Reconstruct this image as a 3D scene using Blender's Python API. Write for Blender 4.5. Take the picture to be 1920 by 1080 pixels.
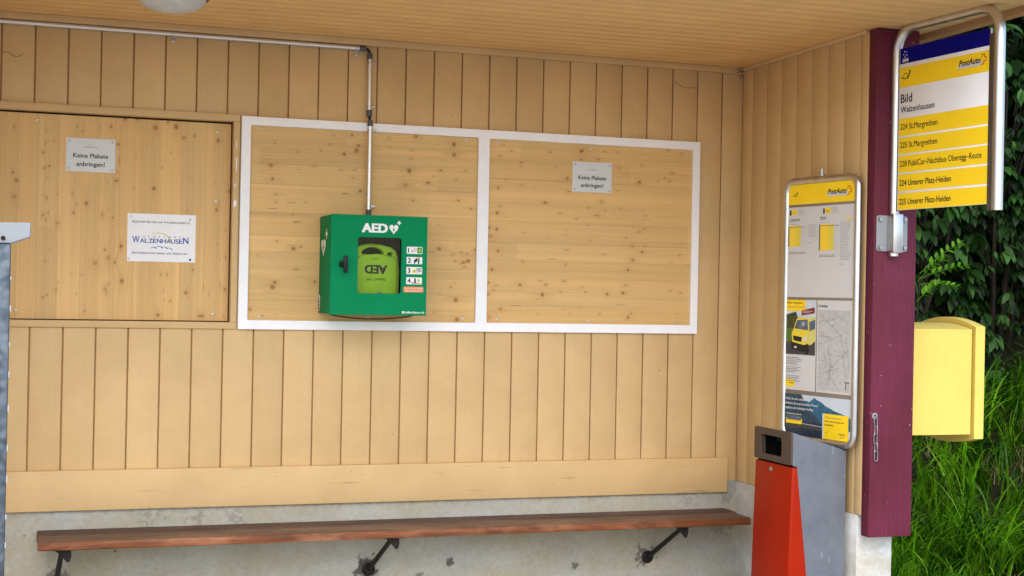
import bpy, bmesh, math, random
import numpy as np
from mathutils import Vector, Matrix

# ------------------------------------------------------------------ scene, camera, light
for o in list(bpy.data.objects):
    bpy.data.objects.remove(o)
scene = bpy.context.scene
COL = scene.collection
rad = math.radians

cam_data = bpy.data.cameras.new('camera')
cam = bpy.data.objects.new('camera', cam_data)
COL.objects.link(cam)
cam_data.lens = 49.52
cam_data.sensor_width = 36.0
cam_data.clip_start = 0.05
cam_data.clip_end = 800.0
R_ = Vector((0.948373716604394, -0.31655972770652324, 0.019422472765853478))
U_ = Vector((-0.01975441549722886, 0.002160947370261888, 0.9998025271896575))
F_ = Vector((0.31653918670889913, 0.9485701781183215, 0.004204066701882532))
M_ = Matrix(((R_.x, U_.x, -F_.x, -3.37), (R_.y, U_.y, -F_.y, -6.44), (R_.z, U_.z, -F_.z, 1.5), (0, 0, 0, 1)))
cam.matrix_world = M_
scene.camera = cam

world = bpy.data.worlds.new('World')
scene.world = world
world.use_nodes = True
wt = world.node_tree
bg = wt.nodes['Background']
sky = wt.nodes.new('ShaderNodeTexSky')
sky.sky_type = 'NISHITA'
sky.sun_disc = False
SUN_EL, SUN_AZ = rad(45), rad(198)
sky.sun_elevation = SUN_EL
sky.sun_rotation = SUN_AZ
sky.air_density = 1.0
sky.dust_density = 1.5
sky.ozone_density = 0.6
bg.inputs['Strength'].default_value = 0.15
wt.links.new(sky.outputs['Color'], bg.inputs['Color'])

sun_data = bpy.data.lights.new('sun', 'SUN')
sun_data.energy = 1.0
sun_data.angle = rad(65)
sun_data.color = (1.0, 0.975, 0.94)
sun = bpy.data.objects.new('sun', sun_data)
COL.objects.link(sun)
to_sun = Vector((math.sin(SUN_AZ) * math.cos(SUN_EL), math.cos(SUN_AZ) * math.cos(SUN_EL), math.sin(SUN_EL)))
sun.rotation_euler = to_sun.to_track_quat('Z', 'Y').to_euler()
sun.location = (4, -9, 7)

scene.view_settings.view_transform = 'Standard'
scene.view_settings.look = 'None'
scene.view_settings.gamma = 1.0
scene.view_settings.exposure = 1.16
scene.render.engine = 'CYCLES'
scene.cycles.max_bounces = 10
scene.cycles.diffuse_bounces = 6
scene.cycles.transparent_max_bounces = 12

rng = np.random.default_rng(7)
random.seed(7)

# ------------------------------------------------------------------ materials
def lin(r, g, b):
    f = lambda c: (c / 255 / 12.92) if c / 255 <= 0.04045 else ((c / 255 + 0.055) / 1.055) ** 2.4
    return (f(r), f(g), f(b), 1.0)

class Nodes:
    def __init__(self, name):
        self.m = bpy.data.materials.new(name)
        self.m.use_nodes = True
        self.t = self.m.node_tree
        self.b = self.t.nodes['Principled BSDF']
        self.out = self.t.nodes['Material Output']
        self.co = None
    def n(self, kind, **kw):
        nd = self.t.nodes.new(kind)
        for k, v in kw.items():
            setattr(nd, k, v)
        return nd
    def l(self, a, b):
        self.t.links.new(a, b)
    def coord(self, scale=(1, 1, 1), rot=(0, 0, 0)):
        if self.co is None:
            self.co = self.n('ShaderNodeTexCoord')
        mp = self.n('ShaderNodeMapping')
        mp.inputs['Scale'].default_value = scale
        mp.inputs['Rotation'].default_value = rot
        self.l(self.co.outputs['Object'], mp.inputs['Vector'])
        return mp.outputs['Vector']
    def noise(self, vec, scale, detail=4, rough=0.6, dist=0.0):
        nd = self.n('ShaderNodeTexNoise')
        nd.inputs['Scale'].default_value = scale
        nd.inputs['Detail'].default_value = detail
        nd.inputs['Roughness'].default_value = rough
        nd.inputs['Distortion'].default_value = dist
        self.l(vec, nd.inputs['Vector'])
        return nd.outputs['Fac']
    def ramp(self, fac, stops):
        nd = self.n('ShaderNodeValToRGB')
        cr = nd.color_ramp
        while len(cr.elements) < len(stops):
            cr.elements.new(0.5)
        for e, (p, c) in zip(cr.elements, stops):
            e.position = p
            e.color = c if isinstance(c, tuple) else (c, c, c, 1)
        self.l(fac, nd.inputs['Fac'])
        return nd.outputs['Color']
    def mix(self, fac, a, b, mode='MIX'):
        nd = self.n('ShaderNodeMix', data_type='RGBA', blend_type=mode)
        for sock, val in ((nd.inputs[0], fac), (nd.inputs[6], a), (nd.inputs[7], b)):
            if isinstance(val, bpy.types.NodeSocket):
                self.l(val, sock)
            else:
                sock.default_value = val
        return nd.outputs[2]
    def bump(self, h, strength=0.3, dist=0.002):
        nd = self.n('ShaderNodeBump')
        nd.inputs['Strength'].default_value = strength
        nd.inputs['Distance'].default_value = dist
        self.l(h, nd.inputs['Height'])
        self.l(nd.outputs['Normal'], self.b.inputs['Normal'])
    def set(self, color=None, rough=None, metal=None, spec=None):
        for key, v in (('Base Color', color), ('Roughness', rough), ('Metallic', metal), ('Specular IOR Level', spec)):
            if v is None:
                continue
            if isinstance(v, bpy.types.NodeSocket):
                self.l(v, self.b.inputs[key])
            else:
                self.b.inputs[key].default_value = v
        return self.m

def plain(name, color, rough=0.5, metal=0.0, var=0.12, scale=14, bump=0.05, spec=0.25):
    N = Nodes(name)
    v = N.coord()
    f = N.noise(v, scale, 5, 0.65)
    dark = tuple(c * (1 - var) for c in color[:3]) + (1,)
    lite = tuple(min(1, c * (1 + var)) for c in color[:3]) + (1,)
    c = N.ramp(f, [(0.3, dark), (0.7, lite)])
    N.bump(N.noise(v, scale * 12, 3), bump, 0.001)
    return N.set(c, rough, metal, spec)

def painted_wood(name, color, grain_axis='z', rough=0.55, spec=0.3, cracks=0.0, marks=True, boards=1.0):
    """Brushed paint on boards: slow tone changes, brush lines, specks of dirt."""
    N = Nodes(name)
    st = {'x': (1.2, 26, 26), 'z': (26, 26, 1.2), 'y': (26, 1.2, 26)}[grain_axis]
    v = N.coord()
    vs = N.coord(st)
    geo = N.n('ShaderNodeNewGeometry')
    isl = N.ramp(geo.outputs['Random Per Island'], [(0.0, (1 - .055 * boards, 1 - .065 * boards, 1 - .08 * boards, 1)), (1.0, (1 + .04 * boards,) * 3 + (1,))])
    c = N.mix(1.0, color, isl, 'MULTIPLY')
    cloud = N.ramp(N.noise(v, 2.3, 5, 0.7, 0.4), [(0.30, (0.90, 0.885, 0.86, 1)), (0.62, (1.03, 1.03, 1.03, 1))])
    c = N.mix(1.0, c, cloud, 'MULTIPLY')
    brush = N.noise(vs, 3.0, 6, 0.7, 0.3)
    c = N.mix(1.0, c, N.ramp(brush, [(0.28, (0.965, 0.96, 0.95, 1)), (0.7, (1.015, 1.015, 1.015, 1))]), 'MULTIPLY')
    if marks:
        vo = N.n('ShaderNodeTexVoronoi', feature='F1')
        vo.inputs['Scale'].default_value = 11
        vo.inputs['Randomness'].default_value = 1
        wob = N.n('ShaderNodeVectorMath', operation='ADD')
        nz = N.n('ShaderNodeTexNoise'); nz.inputs['Scale'].default_value = 60
        N.l(v, nz.inputs['Vector'])
        sc = N.n('ShaderNodeVectorMath', operation='SCALE'); sc.inputs['Scale'].default_value = 0.012
        N.l(nz.outputs['Color'], sc.inputs[0]); N.l(v, wob.inputs[0]); N.l(sc.outputs[0], wob.inputs[1])
        N.l(wob.outputs[0], vo.inputs['Vector'])
        spot = N.ramp(vo.outputs['Distance'], [(0.028, 1.0), (0.055, 0.0)])
        pick = N.n('ShaderNodeSeparateColor'); N.l(vo.outputs['Color'], pick.inputs[0])
        pk = N.ramp(pick.outputs[0], [(0.62, 0.0), (0.92, 0.75)])
        mul = N.n('ShaderNodeMath', operation='MULTIPLY'); N.l(spot, mul.inputs[0]); N.l(pk, mul.inputs[1])
        c = N.mix(mul.outputs[0], c, (0.10, 0.052, 0.022, 1))
        sm = N.ramp(N.noise(N.coord((1, 1, 1)), 7.0, 6, 0.75, 1.2), [(0.68, 0.0), (0.82, 0.35)])
        c = N.mix(sm, c, (0.30, 0.20, 0.10, 1))
    if cracks:
        cs = {'x': (1.6, 60, 60), 'z': (60, 60, 1.6), 'y': (60, 1.6, 60)}[grain_axis]
        ck = N.noise(N.coord(cs), 2.2, 3, 0.6, 0.2)
        ckm = N.ramp(ck, [(0.295, cracks * 0.8), (0.34, 0.0)])
        area = N.ramp(N.noise(v, 3.1, 2), [(0.40, 0.0), (0.58, 1.0)])
        mu = N.n('ShaderNodeMath', operation='MULTIPLY'); N.l(ckm, mu.inputs[0]); N.l(area, mu.inputs[1])
        c = N.mix(mu.outputs[0], c, (0.16, 0.10, 0.05, 1))
    N.bump(brush, 0.28, 0.0015)
    return N.set(c, rough, 0, spec)

CREAM = (0.64, 0.443, 0.216, 1)
MAT = {}
MAT['cream'] = painted_wood('cream_paint', CREAM, 'z')
MAT['cream_flat'] = painted_wood('cream_trim_paint', CREAM, 'x')
MAT['cream_skirt'] = painted_wood('cream_skirting_paint', CREAM, 'x', cracks=0.8)
MAT['ceiling'] = painted_wood('ceiling_paint', (0.80, 0.52, 0.22, 1), 'x', boards=0.3)
MAT['groove'] = plain('groove_wood', (0.46, 0.27, 0.11, 1), 0.8)
MAT['verge'] = painted_wood('brown_verge', (0.42, 0.22, 0.09, 1), 'y')
MAT['silver'] = plain('silver_board_frame', (0.90, 0.90, 0.93, 1), 0.42, 0.0, 0.03, 20, 0.02)

def purple_wood():
    N = Nodes('purple_paint')
    v = N.coord()
    g = N.noise(N.coord((70, 70, 1.3)), 3.0, 6, 0.75, 0.5)
    c = N.ramp(N.noise(v, 3.0, 4), [(0.3, (0.115, 0.0165, 0.033, 1)), (0.7, (0.16, 0.025, 0.052, 1))])
    c = N.mix(1.0, c, N.ramp(g, [(0.3, 0.66), (0.7, 1.12)]), 'MULTIPLY')
    chip = N.ramp(N.noise(v, 46, 2, 0.5), [(0.735, 0.0), (0.76, 0.7)])
    c = N.mix(chip, c, (0.62, 0.5, 0.5, 1))
    N.bump(g, 0.5, 0.003)
    return N.set(c, 0.6, 0, 0.2)
MAT['purple'] = purple_wood()

def concrete(name, use_stain_shade=True, base=(0.425, 0.42, 0.385)):
    N = Nodes(name)
    v = N.coord()
    big = N.noise(v, 2.2, 6, 0.65, 0.6)
    b0 = tuple(x * 0.87 for x in base) + (1,)
    b1 = tuple(x * 1.1 for x in base) + (1,)
    c = N.ramp(big, [(0.32, b0), (0.66, b1)])
    olive = N.ramp(N.noise(N.coord((0.8, 1, 1.8)), 2.7, 4, 0.6), [(0.36, 0.0), (0.62, 0.62)])
    c = N.mix(olive, c, (0.36, 0.31, 0.19, 1))
    fine = N.noise(v, 55, 5, 0.7)
    c = N.mix(1.0, c, N.ramp(fine, [(0.3, 0.86), (0.65, 1.05)]), 'MULTIPLY')
    sp = N.ramp(N.noise(v, 24, 3, 0.6, 0.5), [(0.72, 0.0), (0.80, 0.5)])
    c = N.mix(sp, c, (0.13, 0.125, 0.11, 1))
    if use_stain_shade:
        at = N.n('ShaderNodeAttribute', attribute_name='stain_shade')
        c = N.mix(at.outputs['Fac'], c, (0.055, 0.05, 0.045, 1))
    N.bump(fine, 0.35, 0.004)
    return N.set(c, 0.9, 0, 0.2)
MAT['concrete'] = concrete('plinth_concrete')
MAT['concrete_plain'] = concrete('side_plinth_concrete', False, (0.66, 0.66, 0.655))
MAT['floor'] = concrete('floor_concrete', False, (0.64, 0.60, 0.52))
MAT['asphalt'] = plain('asphalt', (0.40, 0.385, 0.36, 1), 0.9, 0, 0.25, 3, 0.4)

def pine():
    N = Nodes('knotty_pine')
    at = N.n('ShaderNodeAttribute', attribute_name='wood')
    f = N.noise(N.coord(), 120, 3, 0.6)
    c = N.mix(1.0, at.outputs['Color'], N.ramp(f, [(0.3, 0.95), (0.7, 1.04)]), 'MULTIPLY')
    return N.set(c, 0.48, 0, 0.35)
MAT['pine'] = pine()

def bench_wood(name, light, dark, worn, rough=0.55):
    N = Nodes(name)
    g = N.noise(N.coord((1.3, 30, 30)), 2.6, 7, 0.72, 0.8)
    p = N.noise(N.coord((1.0, 6, 6)), 2.2, 4, 0.6)
    c = N.ramp(g, [(0.28, dark), (0.55, light), (0.75, tuple(min(1, x * 1.25) for x in light[:3]) + (1,))])
    c = N.mix(1.0, c, N.ramp(p, [(0.3, 0.7), (0.7, 1.15)]), 'MULTIPLY')
    wear = N.ramp(N.noise(N.coord((1.1, 3, 3)), 1.6, 5, 0.65, 0.6), [(0.48, 0.0), (0.66, 0.62)])
    c = N.mix(wear, c, worn)
    N.bump(g, 0.4, 0.002)
    return N.set(c, rough, 0, 0.35)
MAT['bench_top'] = bench_wood('worn_bench_wood', (0.155, 0.092, 0.060, 1), (0.050, 0.026, 0.017, 1), (0.27, 0.175, 0.115, 1))
MAT['bench_back'] = bench_wood('dark_bench_wood', (0.105, 0.053, 0.034, 1), (0.035, 0.016, 0.011, 1), (0.17, 0.095, 0.062, 1))
MAT['bench_edge'] = bench_wood('red_bench_edge', (0.19, 0.058, 0.018, 1), (0.028, 0.009, 0.004, 1), (0.50, 0.22, 0.11, 1))

def steel(name, color, rough, scale=(1, 1, 1), metal=1.0, var=0.12, ns=30):
    N = Nodes(name)
    f = N.noise(N.coord(scale), ns, 4, 0.65)
    c = N.ramp(f, [(0.3, tuple(x * (1 - var) for x in color[:3]) + (1,)), (0.7, tuple(min(1, x * (1 + var)) for x in color[:3]) + (1,))])
    r = N.ramp(f, [(0.3, rough * 0.85), (0.7, min(1, rough * 1.2))])
    return N.set(c, r, metal)
MAT['aluminium'] = steel('aluminium_tube', (0.62, 0.61, 0.60, 1), 0.33, (1, 1, 0.2))
MAT['alu_dark'] = steel('aluminium_channel', (0.17, 0.155, 0.15, 1), 0.5)
MAT['pipe'] = steel('conduit_pipe', (0.72, 0.71, 0.70, 1), 0.36, (1, 1, 1), 0.85, 0.05)
MAT['zinc'] = steel('zinc_clamp', (0.55, 0.56, 0.55, 1), 0.35)
MAT['chain'] = steel('chain_steel', (0.30, 0.31, 0.32, 1), 0.4)
MAT['bolt'] = steel('steel_bolt', (0.42, 0.43, 0.44, 1), 0.35)
MAT['sleeve'] = plain('grey_sleeve', (0.10, 0.10, 0.10, 1), 0.5)
MAT['black'] = plain('black_plastic', (0.012, 0.012, 0.013, 1), 0.42)
MAT['iron'] = plain('dark_iron', (0.022, 0.018, 0.017, 1), 0.6, 0.4, 0.3, 40, 0.3)

def galvanised():
    N = Nodes('galvanised_steel')
    vo = N.n('ShaderNodeTexVoronoi', feature='SMOOTH_F1')
    vo.inputs['Scale'].default_value = 55
    N.l(N.coord(), vo.inputs['Vector'])
    sep = N.n('ShaderNodeSeparateColor'); N.l(vo.outputs['Color'], sep.inputs[0])
    c = N.ramp(sep.outputs[0], [(0.1, (0.055, 0.07, 0.085, 1)), (0.9, (0.15, 0.175, 0.20, 1))])
    return N.set(c, 0.5, 0.55)
MAT['galvanised'] = galvanised()
MAT['cap_white'] = plain('pale_cap_paint', (0.29, 0.305, 0.32, 1), 0.4, 0.1, 0.05)

MAT['green'] = plain('green_enamel', (0.004, 0.225, 0.085, 1), 0.6, 0, 0.04, 6, 0.03, 0.05)
MAT['lime'] = plain('lime_case', (0.28, 0.48, 0.010, 1), 0.5, 0, 0.12, 9, 0.2)
MAT['cabinet_in'] = plain('cabinet_inside', (0.012, 0.022, 0.022, 1), 0.6)
MAT['white'] = plain('white_print', (0.80, 0.80, 0.80, 1), 0.45, 0, 0.03, 6, 0.0)
MAT['sheet'] = plain('paper_sheet', (0.62, 0.61, 0.60, 1), 0.35, 0, 0.03, 6, 0.0)
MAT['sign_white'] = plain('sign_white', (0.86, 0.86, 0.88, 1), 0.4, 0, 0.05, 5, 0.0)
MAT['plate'] = steel('brushed_plate', (0.63, 0.65, 0.65, 1), 0.5, (0.3, 4, 4), 0.15, 0.06, 40)
MAT['text'] = plain('black_print', (0.018, 0.018, 0.02, 1), 0.5, 0, 0.05)
MAT['text_dim'] = plain('grey_print', (0.20, 0.20, 0.20, 1), 0.5, 0, 0.05)
MAT['text_pale'] = plain('pale_grey_print', (0.40, 0.40, 0.41, 1), 0.5, 0, 0.05)
MAT['navy'] = plain('navy_print', (0.012, 0.055, 0.33, 1), 0.45, 0, 0.05)
MAT['sky_print'] = plain('blue_print', (0.015, 0.17, 0.55, 1), 0.45, 0, 0.05)
MAT['sun_print'] = plain('yellow_arc_print', (0.65, 0.60, 0.16, 1), 0.45, 0, 0.05)
MAT['post_yellow'] = plain('yellow_print', (0.98, 0.66, 0.018, 1), 0.4, 0, 0.05, 4, 0.0)
MAT['lemon'] = plain('light_yellow_print', (0.80, 0.62, 0.05, 1), 0.4, 0, 0.05, 4, 0.0)
MAT['sign_blue'] = plain('deep_blue_print', (0.004, 0.004, 0.19, 1), 0.5, 0, 0.05, 14, 0.0, 0.05)
MAT['red_print'] = plain('red_print', (0.62, 0.035, 0.02, 1), 0.4, 0, 0.05)
MAT['maroon'] = plain('maroon_print', (0.22, 0.02, 0.02, 1), 0.4, 0, 0.05)
MAT['orange_print'] = plain('orange_print', (0.75, 0.24, 0.07, 1), 0.4, 0, 0.05)
MAT['taupe'] = plain('taupe_backing', (0.25, 0.20, 0.15, 1), 0.5, 0, 0.06)
MAT['map_ground'] = plain('map_grey_print', (0.50, 0.49, 0.48, 1), 0.4, 0, 0.1, 40, 0.0)
MAT['map_line'] = plain('map_line_print', (0.25, 0.26, 0.29, 1), 0.4, 0, 0.1)
MAT['map_blue'] = plain('map_blue_print', (0.28, 0.40, 0.48, 1), 0.4, 0, 0.1)
MAT['pic_tree'] = plain('photo_trees', (0.07, 0.075, 0.03, 1), 0.4, 0, 0.7, 90, 0.0)
MAT['pic_grass'] = plain('photo_grass', (0.09, 0.17, 0.03, 1), 0.4, 0, 0.3, 60, 0.0)
MAT['pic_road'] = plain('photo_road', (0.06, 0.06, 0.062, 1), 0.4, 0, 0.3, 40, 0.0)
MAT['pic_sky'] = plain('photo_sky', (0.58, 0.64, 0.70, 1), 0.4, 0, 0.06, 15, 0.0)
MAT['pic_glass'] = plain('photo_glass', (0.10, 0.14, 0.19, 1), 0.35, 0, 0.5, 60, 0.0)
MAT['pic_hill'] = plain('photo_mountain', (0.03, 0.13, 0.22, 1), 0.4, 0, 0.4, 40, 0.0)
MAT['pic_hill_dark'] = plain('photo_dark_slope', (0.03, 0.065, 0.10, 1), 0.4, 0, 0.4, 40, 0.0)
MAT['pic_lake'] = plain('photo_lake', (0.02, 0.035, 0.06, 1), 0.3, 0, 0.4, 40, 0.0)
MAT['bin_grey'] = None
def bin_metal():
    N = Nodes('bin_grey_metal')
    v = N.coord()
    c = N.ramp(N.noise(v, 5, 6, 0.7, 0.3), [(0.3, (0.115, 0.13, 0.152, 1)), (0.7, (0.185, 0.20, 0.23, 1))])
    sc = N.ramp(N.noise(N.coord((60, 60, 3)), 2.0, 2, 0.5), [(0.70, 0.0), (0.74, 0.7)])
    ar = N.ramp(N.noise(v, 9, 2), [(0.5, 0.0), (0.65, 1.0)])
    mu = N.n('ShaderNodeMath', operation='MULTIPLY'); N.l(sc, mu.inputs[0]); N.l(ar, mu.inputs[1])
    c = N.mix(mu.outputs[0], c, (0.55, 0.57, 0.6, 1))
    return N.set(c, 0.45, 0.35)
MAT['bin_grey'] = bin_metal()
MAT['bin_red'] = plain('orange_red_enamel', (0.31, 0.014, 0.001, 1), 0.42, 0, 0.07, 5, 0.06, 0.12)
MAT['bin_brown'] = plain('brown_hood', (0.075, 0.053, 0.040, 1), 0.5, 0, 0.08)
MAT['mail_yellow'] = plain('yellow_enamel', (0.72, 0.55, 0.12, 1), 0.38, 0, 0.05, 7, 0.05)

def glass_pane():
    N = Nodes('clear_pane')
    tr = N.n('ShaderNodeBsdfTransparent'); tr.inputs['Color'].default_value = (0.95, 0.97, 0.96, 1)
    gl = N.n('ShaderNodeBsdfGlossy'); gl.inputs['Roughness'].default_value = 0.05
    lw = N.n('ShaderNodeFresnel'); lw.inputs['IOR'].default_value = 1.2
    mx = N.n('ShaderNodeMixShader')
    N.l(lw.outputs[0], mx.inputs[0]); N.l(tr.outputs[0], mx.inputs[1]); N.l(gl.outputs[0], mx.inputs[2])
    N.l(mx.outputs[0], N.out.inputs['Surface'])
    return N.m
MAT['pane'] = glass_pane()
def lamp_glass():
    N = Nodes('cloudy_lamp_glass')
    c = N.ramp(N.noise(N.coord((1, 1, 1)), 9, 3, 0.5, 2.5), [(0.3, (0.46, 0.48, 0.49, 1)), (0.7, (0.60, 0.62, 0.61, 1))])
    return N.set(c, 0.22, 0, 0.6)
MAT['lamp_glass'] = lamp_glass()
MAT['lamp_rim'] = plain('dark_lamp_rim', (0.05, 0.03, 0.02, 1), 0.4)

def leaf_mat(name, dark, lite, trans=0.3, rough=0.42):
    N = Nodes(name)
    at = N.n('ShaderNodeAttribute', attribute_name='tone')
    c = N.ramp(at.outputs['Fac'], [(0.0, dark), (1.0, lite)])
    N.set(c, rough, 0, 0.15)
    tl = N.n('ShaderNodeBsdfTranslucent')
    N.l(c, tl.inputs['Color'])
    mx = N.n('ShaderNodeMixShader'); mx.inputs[0].default_value = trans
    N.l(N.b.outputs[0], mx.inputs[1]); N.l(tl.outputs[0], mx.inputs[2])
    N.l(mx.outputs[0], N.out.inputs['Surface'])
    return N.m
MAT['leaf'] = leaf_mat('shrub_leaf', (0.005, 0.016, 0.003, 1), (0.045, 0.125, 0.022, 1), 0.25)
MAT['leaf_bright'] = leaf_mat('young_leaf', (0.05, 0.17, 0.006, 1), (0.14, 0.34, 0.014, 1), 0.35)
MAT['grass'] = leaf_mat('grass_blade', (0.012, 0.062, 0.002, 1), (0.25, 0.57, 0.018, 1), 0.4)
MAT['straw'] = leaf_mat('dry_straw', (0.16, 0.12, 0.06, 1), (0.38, 0.30, 0.17, 1), 0.2)
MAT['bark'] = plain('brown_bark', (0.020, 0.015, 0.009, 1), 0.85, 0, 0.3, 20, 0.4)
MAT['soil'] = plain('dark_mossy_soil', (0.014, 0.015, 0.007, 1), 0.95, 0, 0.45, 6, 0.6, 0.05)
MAT['web'] = plain('dusty_web', (0.07, 0.045, 0.025, 1), 0.9)

# ------------------------------------------------------------------ mesh helpers
def plane_tf(o, u=(1, 0, 0), v=(0, 0, 1), n=(0, -1, 0)):
    u, v, n, o = Vector(u), Vector(v), Vector(n), Vector(o)
    return Matrix(((u.x, v.x, n.x, o.x), (u.y, v.y, n.y, o.y), (u.z, v.z, n.z, o.z), (0, 0, 0, 1)))

class MB:
    def __init__(self):
        self.v, self.f, self.m, self.mats = [], [], [], []
        self.attrs = {}
    def slot(self, mat):
        if mat not in self.mats:
            self.mats.append(mat)
        return self.mats.index(mat)
    def add(self, verts, faces, mat):
        k = len(self.v); s = self.slot(mat)
        self.v.extend([tuple(p) for p in verts])
        self.f.extend([tuple(i + k for i in f) for f in faces])
        self.m.extend([s] * len(faces))
        return self
    def mesh(self, me, mat, tf=None):
        vs = [tf @ v.co if tf else v.co.copy() for v in me.vertices]
        flip = tf is not None and tf.to_3x3().determinant() < 0
        fs = [tuple(reversed(p.vertices)) if flip else tuple(p.vertices) for p in me.polygons]
        return self.add(vs, fs, mat)
    def box(self, a, b, mat, bev=0.0, tf=None):
        x0, x1 = sorted((a[0], b[0])); y0, y1 = sorted((a[1], b[1])); z0, z1 = sorted((a[2], b[2]))
        bm = bmesh.new()
        bmesh.ops.create_cube(bm, size=1)
        for v in bm.verts:
            v.co = ((x0 + x1) / 2 + v.co.x * (x1 - x0), (y0 + y1) / 2 + v.co.y * (y1 - y0), (z0 + z1) / 2 + v.co.z * (z1 - z0))
        if bev > 0:
            bmesh.ops.bevel(bm, geom=list(bm.edges), offset=bev, segments=2, profile=0.5, affect='EDGES')
        bm.verts.index_update()
        vs = [tf @ v.co if tf else v.co.copy() for v in bm.verts]
        fs = [tuple(v.index for v in f.verts) for f in bm.faces]
        bm.free()
        return self.add(vs, fs, mat)
    def tube(self, pts, r, mat, seg=12, closed=False, caps=True, tf=None):
        pts = [Vector(p) for p in pts]
        n = len(pts)
        rs = r if isinstance(r, (list, tuple)) else [r] * n
        tans = []
        for i in range(n):
            a = pts[(i - 1) % n] if closed or i > 0 else pts[i]
            b = pts[(i + 1) % n] if closed or i < n - 1 else pts[i]
            t = (b - a); t.normalize(); tans.append(t)
        ref = Vector((0, 0, 1)) if abs(tans[0].z) < 0.9 else Vector((0, 1, 0))
        nv = tans[0].cross(ref).normalized()
        vs, fs = [], []
        for i in range(n):
            t = tans[i]
            nv = (nv - t * nv.dot(t)).normalized()
            bv = t.cross(nv)
            for k in range(seg):
                a = 2 * math.pi * k / seg
                p = pts[i] + (nv * math.cos(a) + bv * math.sin(a)) * rs[i]
                vs.append(tf @ p if tf else p)
        for i in range(n if closed else n - 1):
            j = (i + 1) % n
            for k in range(seg):
                k2 = (k + 1) % seg
                fs.append((i * seg + k, i * seg + k2, j * seg + k2, j * seg + k))
        if caps and not closed:
            fs.append(tuple(reversed(range(seg))))
            fs.append(tuple(range((n - 1) * seg, n * seg)))
        return self.add(vs, fs, mat)
    def lathe(self, profile, center, axis, mat, seg=32, tf=None):
        """profile: list of (radius, height along axis)"""
        ax = Vector(axis).normalized()
        ref = Vector((0, 0, 1)) if abs(ax.z) < 0.9 else Vector((1, 0, 0))
        a1 = ax.cross(ref).normalized(); a2 = ax.cross(a1)
        c = Vector(center); vs, fs = [], []
        for (r, h) in profile:
            for k in range(seg):
                a = 2 * math.pi * k / seg
                p = c + ax * h + (a1 * math.cos(a) + a2 * math.sin(a)) * max(r, 1e-5)
                vs.append(tf @ p if tf else p)
        for i in range(len(profile) - 1):
            for k in range(seg):
                k2 = (k + 1) % seg
                fs.append((i * seg + k, i * seg + k2, (i + 1) * seg + k2, (i + 1) * seg + k))
        fs.append(tuple(reversed(range(seg))))
        fs.append(tuple(range((len(profile) - 1) * seg, len(profile) * seg)))
        return self.add(vs, fs, mat)
    def poly(self, pts, mat, off=0.0, tf=None):
        """flat polygon given in (u, v) of the wall-facing plane y = -off"""
        tf = tf or plane_tf((0, 0, 0))
        vs = [tf @ Vector((p[0], p[1], off)) for p in pts]
        return self.add(vs, [tuple(range(len(vs)))], mat)
    def rect(self, x0, z0, x1, z1, mat, off=0.0, tf=None):
        return self.poly([(x0, z0), (x1, z0), (x1, z1), (x0, z1)], mat, off, tf)
    def slab(self, outlines, depth, mat, bev=0.0, tf=None):
        """filled outline(s) with holes, extruded symmetric by depth along the plane normal"""
        me = curve_mesh(outlines, depth, bev)
        self.mesh(me, mat, tf or plane_tf((0, 0, 0)))
        bpy.data.meshes.remove(me)
        return self
    def text(self, s, x, z, cap, mat, width=None, off=0.0006, bold=0.0, shear=0.0, tf=None, rot=0.0, spacing=1.0):
        """lettering with baseline start (x, z), capital height cap and optional total width"""
        me = text_mesh(s, 0.0, shear, spacing)
        xs = [v.co.x for v in me.vertices]
        x0, x1 = min(xs), max(xs)
        sy = cap / CAP
        sx = (width / (x1 - x0)) if width else sy
        ca, sa = math.cos(rot), math.sin(rot)
        base = tf or plane_tf((0, 0, 0))
        loc = base @ Matrix(((ca, -sa, 0, x), (sa, ca, 0, z), (0, 0, 1, off), (0, 0, 0, 1))) @ Matrix(((sx, 0, 0, -x0 * sx), (0, sy, 0, 0), (0, 0, 1, 0), (0, 0, 0, 1)))
        if bold <= 0:
            self.mesh(me, mat, loc)
        else:                                          # heavier stroke: the same letters laid slightly beside each other
            for k, (ox, oy) in enumerate(((-1, -0.6), (1, -0.6), (-1, 0.6), (1, 0.6), (0, 0))):
                self.mesh(me, mat, loc @ Matrix.Translation((ox * bold, oy * bold, 0.00006 * k)))
        return self
    def build(self, name, parent=None, smooth=35, attr=None):
        me = bpy.data.meshes.new(name)
        org = origin_of(parent)
        vs = np.array(self.v, dtype=np.float64) - np.array(org)[None, :]
        me.from_pydata(vs.tolist(), [], self.f)
        for mt in self.mats:
            me.materials.append(MAT[mt] if isinstance(mt, str) else mt)
        me.polygons.foreach_set('material_index', self.m)
        me.polygons.foreach_set('use_smooth', [True] * len(self.f))
        me.set_sharp_from_angle(angle=rad(smooth))
        me.update()
        ob = bpy.data.objects.new(name, me)
        COL.objects.link(ob)
        if parent is not None:
            ob.parent = parent
        return ob

ORIGIN = {}
def origin_of(parent):
    while parent is not None:
        if parent.name in ORIGIN:
            return ORIGIN[parent.name]
        parent = parent.parent
    return (0, 0, 0)

def tag(o, label=None, cat=None, group=None, kind=None):
    if label: o['label'] = label
    if cat: o['category'] = cat
    if group: o['group'] = group
    if kind: o['kind'] = kind
    return o
def thing(name, label, cat, loc, group=None, rotz=None, frame=None):
    """Empty at the base of a thing. Its parts are modelled in world coordinates,
    or, when rotz is given, in the thing's own frame whose origin is frame."""
    o = bpy.data.objects.new(name, None)
    o.empty_display_size = 0.1
    COL.objects.link(o)
    o.location = loc
    if rotz is None:
        ORIGIN[o.name] = tuple(loc)
    else:
        o.rotation_euler = (0, 0, rotz)
        ORIGIN[o.name] = frame or (0, 0, 0)
    return tag(o, label, cat, group)

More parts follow.
